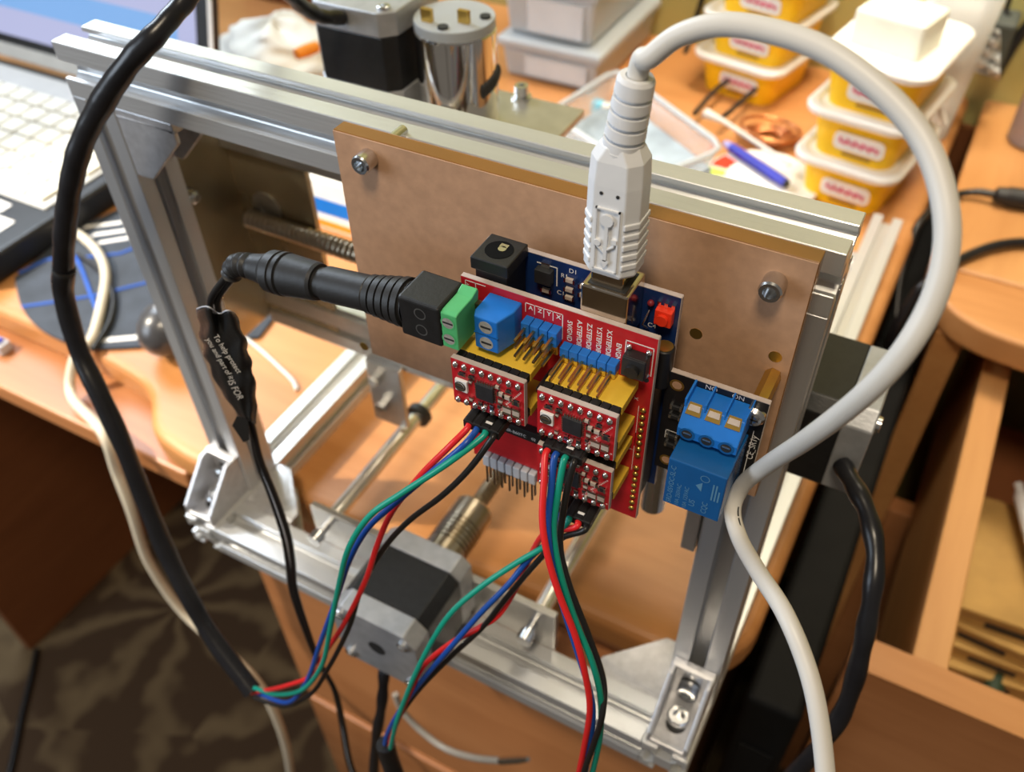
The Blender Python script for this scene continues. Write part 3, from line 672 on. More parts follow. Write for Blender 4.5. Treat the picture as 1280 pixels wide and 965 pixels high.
tb_ = MB().add([at(u, v, 'y', -56) for u, v in ((296, 520), (310, 524), (312, 550), (304, 553), (290, 532))], [(0, 1, 2, 3, 4)]).build('tape_end', TAG, tg)

# ---- white USB cable
UC = thing('usb_cable', 'thick white USB cable looping up from its plug and down the right side', 'cable', (222, -30, 250))
def oct2(w, d, c): return [(-w + c, -d), (w - c, -d), (w, -d + c), (w, d - c), (w - c, d), (-w + c, d), (-w, d - c), (-w, -d + c)]
PX, PY = 222.9, -30.2
m = MB(); secs = [(256.4, 5.9, 4.7), (257.6, 6.5, 5.3), (280, 6.3, 5.2), (285.5, 6.0, 4.9), (288.6, 4.4, 4.2)]
loops = [[(PX + a, PY + b, z) for a, b in oct2(w, d, 2.6)] for z, w, d in secs]
for A, B in zip(loops, loops[1:]): m.add(A + B, [(i, (i + 1) % 8, 8 + (i + 1) % 8, 8 + i) for i in range(8)])
m.add(loops[0], [tuple(range(7, -1, -1))]); m.add(loops[-1], [tuple(range(8))])
pb = m.build('plug_body', WHITEP, UC, .3)
for k in range(5):
    z = 259.5 + k * 2.7
    for sx in (-1, 1):
        MB().prism([(sx * 3.7, -5.4), (sx * 4.2, -5.45), (sx * 6.62, -2.9), (sx * 6.62, 3.4), (sx * 6.1, 3.4), (sx * 6.1, -2.6), (sx * 3.9, -4.9)], z, z + 1.5, lambda u, v, t: (PX + u, PY + v, t)).build('grip_rib', WHITEP, pb, .25)
MB().box(PX - 2.9, PX - 2.5, PY - 5.75, PY - 5.2, 258.6, 275).box(PX + 2.5, PX + 2.9, PY - 5.75, PY - 5.2, 258.6, 275).box(PX - 2.9, PX + 2.9, PY - 5.75, PY - 5.2, 274.6, 275).box(PX - 2.9, PX + 2.9, PY - 5.75, PY - 5.2, 258.4, 258.8).build('emblem_frame', WHITEP, pb)
yu = PY - 5.55
tr = MB().box(PX - .42, PX + .42, yu - .45, yu + .3, 261.5, 271.5)
tr.add([(PX - 1.1, yu - .45, 261.8), (PX + 1.1, yu - .45, 261.8), (PX, yu - .45, 259.4)], [(0, 1, 2)])
tr.cyl((PX, yu - .5, 272.2), (PX, yu + .3, 272.2), 1.5, n=20)
tr.cyl((PX - 2.0, yu - .5, 266.0), (PX - 2.0, yu + .3, 266.0), .8, n=16).box(PX + 1.4, PX + 2.6, yu - .5, yu + .3, 266.6, 267.8)
tr.tube([(PX, yu, 263.4), (PX - 1.9, yu, 265.0), (PX - 2.0, yu, 266)], .42, 8).tube([(PX, yu, 264.4), (PX + 1.9, yu, 265.8), (PX + 2.0, yu, 267)], .42, 8)
tr.build('usb_trident', WHITEP, pb)
for a in (-1.9, 1.9): MB().cyl((PX + a, PY - 5.36, 278.4), (PX + a, PY - 5.2, 278.4), .42, n=12).build('mould_pinhole', DARKIN, pb)
MB().box(PX - 4.1, PX + 4.1, PY - 3.6, PY + 3.6, 250, 256.6).build('metal_shell', NICKEL, UC, .5)
prf = [(0, 4.6), (1.0, 4.6)]
for k in range(4): prf += [(1.0 + 3.1 * k, 4.5 - .12 * k), (2.9 + 3.1 * k, 4.4 - .12 * k), (2.9 + 3.1 * k, 3.2), (3.9 + 3.1 * k, 3.2), (3.9 + 3.1 * k, 4.4 - .12 * k)]
prf += [(16.0, 3.9), (16.8, 3.4), (16.8, 2.3)]
MB().lathe((PX, PY, 286.5), (.12, 0, 1), prf, 32).build('strain_relief', WHITEP, UC)
top = Vector((PX + 1.8, PY, 301.5))
cb = [top, top + Vector((.9, 0, 5))] + [atd(*q) for q in ((812, 72, 169), (848, 45, 164), (900, 31, 159), (960, 38, 155), (1030, 62, 151), (1095, 108, 148), (1148, 166, 146), (1176, 230, 145), (1184, 300, 145), (1168, 372, 147), (1128, 442, 152), (1075, 498, 163), (1010, 548, 184), (958, 582, 210), (928, 607, 224), (916, 637, 228), (924, 672, 225), (946, 712, 214), (980, 765, 202), (1008, 832, 197), (1024, 900, 195), (1033, 990, 195), (1032, 1090, 197), (1022, 1260, 205), (1005, 1450, 215))]
MB().tube(spline(cb, 10), 2.15, 18).build('cord', WHITEC, UC)
cs = spline(cb, 10)
i0 = min(range(len(cs)), key=lambda i: (cs[i] - atd(930, 607, 222)).length)
m = MB()
for k in range(34):
    i = i0 - 14 + k
    if k % 5 == 4: continue
    p = cs[i]; t = (cs[i + 1] - cs[i - 1]).normalized(); vw = (CAM - p).normalized(); n_ = t.cross(vw).normalized()
    q = (vw * .80 + n_ * (-.60 if True else .6)).normalized()
    m.box(-.4, .4, -.06, .06, -.2, .2, Matrix.Translation(p + q * 2.17) @ Matrix((t, q, t.cross(q))).transposed().to_4x4())
m.build('printed_marking', CHIP, UC)

# ---- motor leads: black sleeve, four coloured wires, black four-way plug
def housing(root, u, v, y, L=14, w=10.8, label=None):
    A = at(u, v, 'y', y)
    h = MB()
    h.box(A.x, A.x + w, y, y + L, A.z - 1.35, A.z + 1.35)
    for k in range(4): h.box(A.x + .5 + 2.6 * k, A.x + 2.5 + 2.6 * k, y + .05, y + L - .5, A.z + 1.3, A.z + 1.6)
    b = h.build('plug_housing', BLACKP, root, .25, label='black four-way plug')
    MB().box(A.x + 5.9, A.x + 7.8, y + 1.6, y + 2.4, A.z + 1.55, A.z + 1.66).build('latch_mark', SILK, b)
    return [Vector((A.x + 1.6 + 2.55 * k, y + .6, A.z)) for k in range(4)]
def wires(root, ends, paths, r=.92):
    for e_, (nm, mt, pts) in zip(ends, paths):
        MB().tube(spline([e_, e_ + Vector((0, -2.2, -.5))] + px(pts), 8), r, 12).build('wire', mt, root, label=nm + ' wire')

H1 = thing('motor_lead', 'thick black sleeved motor lead arching over the left end of the top beam', 'cable', (30, -40, 120))
sl = [(428, 22, 94), (402, 20, 84), (378, 8, 72), (352, -14, 58), (300, -34, 34), (255, -22, 12), (226, 8, 2), (196, 42, -8), (162, 78, -14), (128, 128, -18), (102, 180, -22), (88, 235, -26), (81, 290, -29), (79, 340, -31)]
s1 = spline(px(sl), 8); n_ = len(s1)
MB().tube(s1, [2.9 + (1.0 * min(1, max(0, i / n_ - .42) * 4)) + .22 * math.sin(i * .9) * math.sin(i * .37) for i in range(n_)], 16).build('sleeve', BLACKG, H1)
sl2 = [(80, 335, -31), (80, 370, -33), (98, 436, -38), (124, 492, -44), (152, 552, -50), (181, 625, -57), (207, 688, -64), (237, 748, -71), (270, 803, -77), (316, 864, -83)]
s2 = spline(px(sl2), 8); n2 = len(s2)
MB().tube(s2, [4.05 + .25 * math.sin(i * .5) * math.sin(i * .21 + 1) for i in range(n2)], 16).build('sleeve', BLACKG, H1)
MB().tube([s2[0], s2[1]], 4.25, 16).build('sleeve_edge', DARKIN, H1)
e1 = housing(H1, 579, 529, -54, 14)
wires(H1, [e1[2], e1[1], e1[0], e1[3]], [
    ('green', WGREEN, [(575, 568, -61), (545, 589, -65), (500, 618, -70), (462, 645, -75), (436, 685, -79), (424, 730, -81), (413, 785, -83), (402, 832, -85), (378, 862, -86), (345, 868, -85), (318, 860, -83)]),
    ('blue', WBLUE, [(576, 560, -60), (540, 590, -64), (495, 628, -69), (460, 660, -73), (437, 700, -77), (420, 750, -80), (400, 805, -82), (384, 850, -84), (360, 878, -84), (320, 866, -82)]),
    ('red', WRED, [(560, 560, -60), (525, 595, -64), (490, 640, -67), (472, 680, -70), (456, 728, -74), (430, 780, -78), (407, 815, -81), (392, 843, -83), (355, 858, -85), (316, 866, -82)]),
    ('black', WBLACK, [(585, 588, -60), (552, 620, -63), (510, 652, -66), (478, 688, -69), (452, 735, -73), (436, 785, -78), (410, 836, -81), (388, 868, -82), (355, 883, -82), (318, 872, -81)])])

H3 = thing('motor_lead', 'four-wire motor lead hanging from the upper right driver, straight down at right', 'cable', (220, -70, 100))
e3 = housing(H3, 678, 560, -54, 14, 11)
wires(H3, e3, [
    ('red', WRED, [(680, 600, -60), (678, 650, -66), (684, 692, -70), (698, 740, -73), (720, 798, -76), (733, 850, -78), (737, 890, -79), (729, 940, -80), (720, 990, -81), (712, 1090, -83), (708, 1240, -86)]),
    ('blue', WBLUE, [(689, 612, -60), (685, 660, -65), (691, 710, -69), (706, 765, -72), (722, 815, -75), (736, 860, -77), (741, 895, -78), (735, 945, -79), (728, 990, -80), (718, 1090, -83), (713, 1240, -86)]),
    ('green', WGREEN, [(697, 620, -60), (692, 665, -64), (700, 715, -68), (719, 775, -71), (741, 830, -74), (751, 875, -76), (750, 920, -77), (742, 960, -78), (734, 990, -79), (724, 1090, -83), (718, 1240, -86)]),
    ('black', WBLACK, [(706, 628, -59), (700, 680, -62), (711, 730, -66), (736, 795, -69), (754, 850, -72), (753, 893, -78), (742, 930, -80), (730, 965, -82), (722, 995, -83), (716, 1090, -85), (711, 1240, -88)])])

H2 = thing('motor_lead', 'four-wire motor lead from the lower right driver, slanting left past the motor', 'cable', (200, -70, 80))
e2 = housing(H2, 694, 641, -53, 9, 10.4)
wires(H2, [e2[1], e2[0], e2[2], e2[3]], [
    ('green', WGREEN, [(685, 680, -54), (645, 704, -58), (602, 733, -64), (565, 765, -70), (541, 800, -75), (519, 843, -79), (504, 880, -81), (495, 905, -82), (488, 935, -82)]),
    ('blue', WBLUE, [(690, 672, -53), (660, 700, -56), (636, 730, -61), (602, 765, -67), (566, 806, -73), (528, 850, -77), (500, 888, -80), (484, 918, -81), (480, 940, -81)]),
    ('red', WRED, [(680, 668, -54), (660, 702, -54), (645, 735, -57), (624, 768, -62), (600, 784, -66), (562, 805, -71), (530, 832, -76), (514, 862, -79), (502, 890, -80), (490, 920, -81), (486, 945, -81)]),
    ('black', WBLACK, [(700, 674, -55), (668, 706, -56), (634, 746, -61), (602, 785, -66), (562, 822, -72), (522, 864, -76), (498, 898, -79), (482, 925, -80), (478, 945, -80)])])
MB().tube(spline(px([(482, 930, -81), (488, 952, -82), (500, 985, -84), (514, 1030, -86), (540, 1140, -92)]), 6), 3.9, 16, ).build('sleeve', BLACKG, H2)

def cord(name, label, cat, pts, r, material, base=None, axis=None, group=None, k=8):
    P = [p if isinstance(p, Vector) else at(*p) for p in pts]
    base = base or P[0]
    s = spline(P, k); n = len(s)
    return single(MB().tube(s, r if not isinstance(r, tuple) else [r[0] + r[1] * math.sin(i * .7) for i in range(n)], 14), name, material, label, cat, base)
cord('motor_cable', 'short black motor cable hanging below the stepper motor at bottom centre', 'cable',
     [(480, 838, 'y', -46), (479, 862, 'y', -50), (476, 890, 'y', -54), (470, 925, 'y', -57), (468, 985, 'y', -60), (476, 1070, 'y', -61)], (2.6, .25), BLACKG)
cord('motor_cable', 'black sleeved motor cable hanging from the right-hand stepper motor', 'cable',
     [(1052, 580, 'y', 35), (1066, 604, 'y', 28), (1084, 640, 'y', 20), (1094, 690, 'y', 10), (1090, 745, 'y', 0), (1081, 795, 'y', -6), (1068, 850, 'y', -10), (1048, 900, 'y', -14), (1005, 955, 'y', -18), (960, 1000, 'y', -22), (915, 1060, 'y', -26)], (3.2, .25), BLACKG)
SW = thing('grey_cable', 'thin grey cable with silver metal tip below the machine, bottom centre', 'cable', at(500, 900, 'y', -15))
MB().tube(spline([at(*p) for p in ((494, 868, 'y', -10), (503, 888, 'y', -12), (525, 912, 'y', -14), (556, 935, 'y', -16), (592, 947, 'y', -18), (628, 951, 'y', -19))], 8), 2.0, 12).build('cord', CREAMC if False else mat('grey_cable', (.30, .28, .25), .4, 0, .1, 60), SW)
MB().tube([at(626, 951, 'y', -19), at(648, 950, 'y', -19.5), at(660, 949, 'y', -20)], [2.2, 2.1, 1.3], 12).build('metal_tip', STEEL, SW)
# ================================================================== room
structure(MB().box(-2200, 1600, -1600, 760, -760, -720), 'floor', CARPET)
WALL = mat('yellow_green_wall', (.50, .45, .17), .8, 0, .08, 6)
structure(MB().box(-2200, 1600, 656, 706, -720, 1700), 'wall_back', WALL)

# ---- desk
DK = thing('desk', 'beech-coloured desk with curved front edge carrying the machine', 'desk', (-160, 350, -720))
def arc(cx, cy, r, a0, a1, n=8): return [(cx + r * math.cos(math.radians(a0 + (a1 - a0) * i / n)), cy + r * math.sin(math.radians(a0 + (a1 - a0) * i / n))) for i in range(n + 1)]
curve = [(v.x, v.y) for v in spline([(-640, 52, 0), (-300, 52, 0), (-180, 52, 0), (-125, 48, 0), (-104, 42, 0), (-92, 32, 0), (-80, 21, 0), (-62, 15, 0), (-30, 12.5, 0), (40, 17, 0), (130, 24, 0), (200, 27, 0), (232, 27, 0)], 4)]
outline = curve + arc(243, 61, 34, -90, 0, 8) + [(278, 200), (280, 400), (284, 655), (-640, 655)]
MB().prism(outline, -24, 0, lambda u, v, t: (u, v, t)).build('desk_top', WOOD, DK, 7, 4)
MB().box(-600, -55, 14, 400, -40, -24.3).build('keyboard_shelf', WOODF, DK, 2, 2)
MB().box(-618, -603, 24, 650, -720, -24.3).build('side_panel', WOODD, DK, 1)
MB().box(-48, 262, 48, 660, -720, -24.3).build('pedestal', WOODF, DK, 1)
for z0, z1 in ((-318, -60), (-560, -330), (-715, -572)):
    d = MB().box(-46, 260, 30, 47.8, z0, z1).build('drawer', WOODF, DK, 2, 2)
MB().box(-602, 312, 644, 652, -719, -25).build('gap_backing', WOODD, DK)  # dark board added behind the gap to stand in for shade

# ---- drawer cabinet on the right
CB = thing('drawer_cabinet', 'beech cabinet with rounded top corner and pulled-out drawer, right of the desk', 'cabinet', (520, 350, -720))
top = [(296, 688)] + [(296, 420)] + [(v.x, v.y) for v in spline([(297, 400, 0), (301, 372, 0), (313, 348, 0), (334, 333, 0), (365, 327, 0), (420, 323, 0), (500, 321, 0)], 5)] + [(760, 321), (760, 688)]
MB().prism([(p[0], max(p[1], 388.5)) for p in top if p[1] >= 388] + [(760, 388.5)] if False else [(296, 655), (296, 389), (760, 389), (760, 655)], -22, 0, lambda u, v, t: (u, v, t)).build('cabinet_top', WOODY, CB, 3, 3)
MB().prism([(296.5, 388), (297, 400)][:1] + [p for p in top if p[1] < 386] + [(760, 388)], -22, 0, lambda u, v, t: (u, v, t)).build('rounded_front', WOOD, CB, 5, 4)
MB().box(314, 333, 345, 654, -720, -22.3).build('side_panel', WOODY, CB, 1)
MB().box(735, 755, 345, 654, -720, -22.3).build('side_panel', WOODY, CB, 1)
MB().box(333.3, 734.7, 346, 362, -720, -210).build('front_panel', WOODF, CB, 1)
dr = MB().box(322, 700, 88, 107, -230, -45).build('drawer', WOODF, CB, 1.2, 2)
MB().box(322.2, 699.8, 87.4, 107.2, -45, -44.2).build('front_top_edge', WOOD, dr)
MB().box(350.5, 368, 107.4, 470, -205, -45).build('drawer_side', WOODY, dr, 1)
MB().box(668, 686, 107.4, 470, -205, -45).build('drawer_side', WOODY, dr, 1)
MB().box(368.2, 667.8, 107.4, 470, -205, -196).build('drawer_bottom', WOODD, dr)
# things in the drawer
for k, (dx, dy, rz, h) in enumerate(((0, 0, .10, 13), (3, 6, .02, 12), (-4, 10, -.06, 13), (2, 18, .05, 15))):
    z = -195.8 + sum((13.2, 12.2, 13.2, 15.2)[:k])
    t = thing('cardboard_box', ['flat cardboard box in the drawer, bottom of its stack', 'flat cardboard box in the drawer, second from the bottom', 'flat cardboard box in the drawer, third from the bottom', 'flat cardboard box in the drawer, topmost of its stack'][k],
              'box', (430 + dx, 262 + dy, z), 'flat cardboard boxes in the open drawer', True, rz)
    b = MB().box(-52, 52, -52, 52, 0, h - .4).build('carton', CARD, t, .8)
    MB().box(-52.2, 52.2, -52.2, 52.2, h * .55, h * .62).build('lid_seam', WOODD, b)
    MB().box(-30, 0, -52.4, -52, h * .15, h * .5).build('printed_marking', CHIP, b)
cord('green_hose', 'coiled dark green hose lying in the open drawer', 'hose', [Vector((520 - 95 * math.cos(a * .35) , 205 + 72 * math.sin(a * .35), -189)) for a in range(-6, 13)], 6.5, GREENH)
BT = thing('white_tube', 'white plastic tube leaning among the boxes in the drawer', 'tube', (396, 300, -120))
MB().tube([(432, 250, -128), (405, 316, -118)], [6, 5], 16).cyl((405, 316, -118), (404, 319, -117.5), 5, 4.2).build('tube_body', WHITEP, BT)
MB().tube([(404, 318.5, -117.6), (401, 326, -116)], 3, 14).build('nozzle', WHITEP, BT)

GAPDARK = mat('gap_shade_black', (.006, .006, .006), .6, 0, .2, 60, spec=.15)
KC = thing('gap_darkener', 'tall black case added to darken the gap between desk and cabinet', 'case', (295, 300, -720))  # added block, stands in for the deep shade in the gap
kb = MB().box(281, 311, 60, 600, -719.5, -70).build('gap_block', GAPDARK, KC, 4, 3)
MB().box(286, 306, 58.5, 60, -300, -120).build('front_panel', GAPDARK, kb, .5)  # front face of the added gap block
# ---- carpet cable
cord('floor_cable', 'thin dark cable lying on the patterned carpet at lower left', 'cable', [at(46, 812, 'z', -716), at(38, 850, 'z', -716), at(28, 890, 'z', -716), at(20, 930, 'z', -716), at(8, 985, 'z', -716)], 4, WBLACK)

# ---- laptop at the left
LT = thing('laptop', 'black laptop with bright screen and pale keys at the left', 'laptop', (-440, 170, 0))
MB().box(-610, -272, 62, 292, 1, 22).build('base', LAPB, LT, 3, 3)
MB().box(-604, -284, 132, 282, 22, 23.6).build('keyboard_deck', LAPK, LT, .8, 2)
m = MB()
for r_ in range(6):
    for c in range(15):
        x0 = -598 + c * 20.6 + (r_ % 3) * 1.6; m.box(x0, x0 + 17.5, 138 + r_ * 20, 138 + r_ * 20 + 16.5, 23.7, 26.4)
m.build('keys', KEYW, LT, .6, 2)
for k, (x0, y0, w, h) in enumerate(((-318, 98, 26, 14), (-330, 116, 18, 10), (-300, 84, 14, 8), (-360, 92, 20, 16))):
    MB().box(x0, x0 + w, y0, y0 + h, 22.02, 22.4).build('sticker', SILK, LT)
lid_o = Vector((0, 292, 24)); ld = Vector((0, .30, .954)); ln = Vector((0, -.954, .30))
def lidbox(x0, x1, a0, a1, b0, b1):
    m = MB(); vs = [Vector((x, 0, 0)) + lid_o + ld * a + ln * b for b in (b0, b1) for a in (a0, a1) for x in (x0, x1)]
    return m.add(vs, [(0, 2, 3, 1), (4, 5, 7, 6), (0, 1, 5, 4), (2, 6, 7, 3), (0, 4, 6, 2), (1, 3, 7, 5)])
lb = lidbox(-610, -262, 2, 225, -8, 0).build('screen_lid', LAPB, LT, 2, 2)
scr = mat('screen_glow', (.1, .1, .12), .3, 0, .1, 10, emit=(.52, .55, .86), estr=.75)
scr2 = mat('screen_window', (.1, .1, .12), .3, 0, .1, 10, emit=(.16, .42, .85), estr=.85)
scr3 = mat('screen_bar', (.1, .1, .12), .3, 0, .1, 10, emit=(.85, .84, .78), estr=.6)
lidbox(-604, -280, 22, 210, .05, .2).build('display', scr, lb)
lidbox(-570, -300, 46, 70, .25, .3).build('display_window', scr2, lb)
lidbox(-610, -262, 2, 14, .05, 1.2).build('hinge_strip', LAPK, lb)
lidbox(-266, -262.2, 2, 225, .05, 1.0).build('bezel_edge', SILK, lb)

# ---- mouse mat, mouse and small left-hand things
MM_ = thing('mouse_mat', 'dark mouse mat with blue line pattern left of the machine', 'mat', (-180, 130, 0))
def rrect(x0, x1, y0, y1, r):
    return arc(x1 - r, y0 + r, r, -90, 0) + arc(x1 - r, y1 - r, r, 0, 90) + arc(x0 + r, y1 - r, r, 90, 180) + arc(x0 + r, y0 + r, r, 180, 270)
padp = [(v.x, v.y) for v in spline([at(u, v, 'z', 0) for u, v in ((20, 350), (28, 385), (50, 412), (85, 430), (125, 438), (180, 436), (235, 432))], 4)]
MB().prism(padp + [(-72, 110), (-92, 215), (-180, 235), (-255, 215), (-275, 140)], .2, 2.6, lambda u, v, t: (u, v, t)).build('mat_pad', PAD, MM_)
for pts in (((24, 342), (60, 325), (110, 322), (150, 318), (210, 295)), ((28, 384), (70, 378), (120, 370), (180, 355), (230, 340)), ((95, 320), (104, 340), (114, 368), (126, 400))):
    MB().tube([at(u, v, 'z', 2.4) for u, v in pts], 1.6, 6).build('blue_line', PADB, MM_)
for a, b, c, d in ((102, 286, 150, 280), (112, 296, 160, 289), (118, 306, 166, 298), (120, 267, 128, 265), (126, 428, 172, 424)):
    p, q = at(a, b, 'z', 2.7), at(c, d, 'z', 2.7); w_ = Vector((0, 1, 0)) * 5
    MB().add([p, q, q + w_, p + w_], [(0, 1, 2, 3)]).build('printed_marking', SILK, MM_)
MO = thing('computer_mouse', 'rounded dark mouse on the mat, half behind the left upright', 'mouse', (-120, 76, 2.6))
c = at(197, 426, 'z', 17); b = MB().ball((c.x - 1, c.y + 12, 19), 18.5, 24, 14, (.95, 1.15, .95)).build('body', BALLM, MO)
MB().cyl((c.x - 2, c.y + 8, 36.2), (c.x - 2, c.y + 14, 36.6), 1.6, n=12).build('scroll_wheel', GREYH, b)
cord('white_cable', 'off-white cable leaving the laptop over the mat and hanging off the desk', 'cable',
     [at(84, 286, 'z', 6), at(104, 297, 'z', 6), at(124, 318, 'z', 6), at(132, 345, 'z', 6), at(126, 385, 'z', 6), at(114, 425, 'z', 6), Vector((-166, 44, 2)), Vector((-160, 26, -16)), at(128, 540, 'y', 5), at(146, 590, 'y', 0), at(165, 640, 'y', -5), at(186, 702, 'y', -8), at(226, 762, 'y', -10), at(276, 808, 'y', -12), at(318, 848, 'y', -14), at(342, 888, 'y', -16), at(359, 940, 'y', -18), at(366, 995, 'y', -20), at(372, 1040, 'y', -21)], 3.3, CREAMC)
UB = thing('usb_plug', 'small white plug stuck in the right side of the laptop', 'plug', at(60, 282, 'z', 3))
p = at(62, 282, 'z', 8); MB().box(p.x - 10, p.x + 14, p.y - 6, p.y + 6, 4, 11).build('plug_body', WHITEP, UB, 2, 2)
MB().box(p.x - 16, p.x - 10, p.y - 5, p.y + 5, 5, 10).build('metal_shell', STEEL, UB)
cord('mouse_cable', 'thin black cable curving across the mouse mat beside the white cable', 'cable', [at(98, 318, 'z', 4.4), at(125, 338, 'z', 4.4), at(141, 368, 'z', 4.4), at(138, 400, 'z', 4.4), at(122, 428, 'z', 4.4), at(116, 437, 'z', 4.4)], 2.0, WBLACK)
cord('thin_white_wire', 'thin white wire lying on the lit desk left of the rail', 'wire', [at(303, 420, 'z', 1.4), at(325, 437, 'z', 1.4), at(350, 460, 'z', 1.4), at(366, 476, 'z', 1.4), at(371, 487, 'z', 1.4)], 1.3, WHITEC)
GP = thing('grey_clip', 'small grey plastic clip on the keyboard shelf at far left', 'clip', at(4, 437, 'z', -24))
p = at(2, 437, 'z', -22); MB().box(p.x - 14, p.x + 5, p.y - 4, p.y + 6, -24, -16).build('clip_body', GREYH, GP, 1.5, 2)
MB().box(p.x - 10, p.x + 2, p.y - 2, p.y + 4, -16, -14).build('clip_lever', PENB, GP, .5)

# ---- bright odds and ends behind the machine, left
BG = thing('carrier_bag', 'crumpled white plastic bag behind the top beam, left of the motor', 'bag', at(330, 50, 'z', 0))
c = at(330, 62, 'z', 20); m = MB(); NU, NV = 28, 16
vs = []
for j in range(NV + 1):
    th = math.pi * j / NV * .5
    for i in range(NU):
        ph = 2 * math.pi * i / NU; r = 62 * (1 + .10 * math.sin(3 * ph + j) + .06 * math.sin(7 * ph - 2 * j))
        vs.append((c.x + r * math.cos(ph) * math.cos(th), c.y + 20 + r * .9 * math.sin(ph) * math.cos(th), .3 + 38 * math.sin(th) * (1 + .15 * math.sin(4 * ph))))
m.add(vs, [(j * NU + i, j * NU + (i + 1) % NU, (j + 1) * NU + (i + 1) % NU, (j + 1) * NU + i) for j in range(NV) for i in range(NU)], True)
m.build('bag_film', mat('white_bag', (.86, .85, .80), .5, 0, .06, 30, .3, 60), BG)
p = at(376, 62, 'z', 44)
OT = thing('orange_tool', 'short orange plastic handle beside the black top motor', 'tool', p)
a_, b_ = at(370, 68, 'z', 42), at(396, 58, 'z', 42)
MB().tube([a_, a_ + (b_ - a_) * .5, b_], [4.5, 5.5, 5], 14).build('handle', ORANGE, OT); MB().tube([b_, b_ + (b_ - a_) * .6], 2, 10).build('shaft', STEEL, OT)
DB = thing('brown_box', 'dark brown wooden box behind the laptop screen, left of the motor', 'box', at(320, 20, 'z', 0))
p = at(318, 34, 'z', 0); MB().box(p.x - 70, p.x + 60, p.y + 60, p.y + 170, 0, 60).build('carcass', WOODD, DB, 2); MB().box(p.x - 72, p.x + 62, p.y + 58, p.y + 172, 60, 66).build('lid', WOODD, DB, 2)
PK = thing('small_carton', 'small white carton with blue print seen under the top beam', 'box', at(405, 262, 'z', 0))
p = at(405, 285, 'z', 0); MB().box(p.x - 12, p.x + 34, p.y, p.y + 30, 0, 42).build('carton', TUBW, PK, .8); MB().box(p.x - 12.2, p.x + 34.2, p.y - .3, p.y - .05, 14, 27).build('blue_print', PENB if False else BLUET, PK)
MB().box(p.x - 12.2, p.x + 34.2, p.y - .3, p.y - .05, 2, 8).build('orange_print', ORANGE, PK)

# ---- stacked milky boxes
def boxy(label, x0, x1, y0, y1, z0, z1):
    t = thing('storage_box', label, 'box', ((x0 + x1) / 2, (y0 + y1) / 2, z0), 'stacked translucent storage boxes')
    f = lambda s: [(x0 + s, y0 + s), (x1 - s, y0 + s), (x1 - s, y1 - s), (x0 + s, y1 - s)]
    m = MB(); A = [(a, b, z0) for a, b in f(5)]; B = [(a, b, z1 - 9) for a, b in f(2)]
    m.add(A + B, [(i, (i + 1) % 4, 4 + (i + 1) % 4, 4 + i) for i in range(4)]); m.add(A, [(3, 2, 1, 0)]); m.add(B, [(0, 1, 2, 3)])
    m.build('tub', CLEARB, t, 4, 3); MB().box(x0 - 2, x1 + 2, y0 - 2, y1 + 2, z1 - 9, z1).build('lid', CLEARB, t, 3, 3)
    MB().box(x0 + 26, x1 - 12, y0 + 1.0, y0 + 1.6, z0 + 6, z1 - 14).build('grey_label', mat('grey_insert', (.56, .60, .64), .6, 0, .05, 40), t)
boxy('translucent storage box behind the spindle, bottom of the stack', -112, -12, 506, 648, 0, 38)
boxy('translucent storage box behind the spindle, second from the bottom', -112, -20, 512, 648, 38.3, 88)
boxy('translucent storage box behind the spindle, topmost of the stack', -112, -24, 518, 648, 88.3, 140)

# ---- open clear tray
TR = thing('clear_tray', 'clear plastic tray lying tilted behind the beam, left of the USB plug', 'tray', (50, 430, 0))
Q = [at(u, v, 'z', 36) for u, v in ((684, 142), (772, 86), (908, 186), (812, 222))]
cen = sum(Q, Vector()) / 4
rim = []
for i in range(4):
    a, b, c_ = Q[i - 1], Q[i], Q[(i + 1) % 4]; p0 = b + (a - b).normalized() * 16; p1 = b + (c_ - b).normalized() * 16
    rim += [p0, p0 * .25 + b * .5 + p1 * .25, p1]
n = len(rim); low = [cen + (p - cen) * .86 - Vector((0, 0, 34)) for p in rim]
m = MB(); m.add(rim + low, [(i, (i + 1) % n, n + (i + 1) % n, n + i) for i in range(n)], True); m.add(low, [tuple(range(n))])
o = m.build('tray_shell', CLEAR, TR); sd = o.modifiers.new('thick', 'SOLIDIFY'); sd.thickness = .0012
MB().tube(rim + rim[:1], 2.2, 10, False).build('rim', CLEARB, TR)
MB().prism([(p.x, p.y) for p in [cen + (q - cen) * .88 for q in Q]], 3.4, 17, lambda u, v, t: (u, v, t)).build('grey_contents', mat('grey_parts', (.30, .36, .42), .6, 0, .3, 40), TR)
p = at(752, 130, 'z', 18)
CL = thing('small_clip', 'small cyan-ended clip inside the clear tray', 'clip', p)
MB().box(p.x - 9, p.x + 1, p.y - 5, p.y + 5, 10, 20).build('cyan_end', mat('cyan', (.20, .62, .80), .5, 0, .1, 40), CL, 1.5); MB().box(p.x + 1, p.x + 9, p.y - 4, p.y + 4, 11, 19).build('body', TUBW, CL, 1)

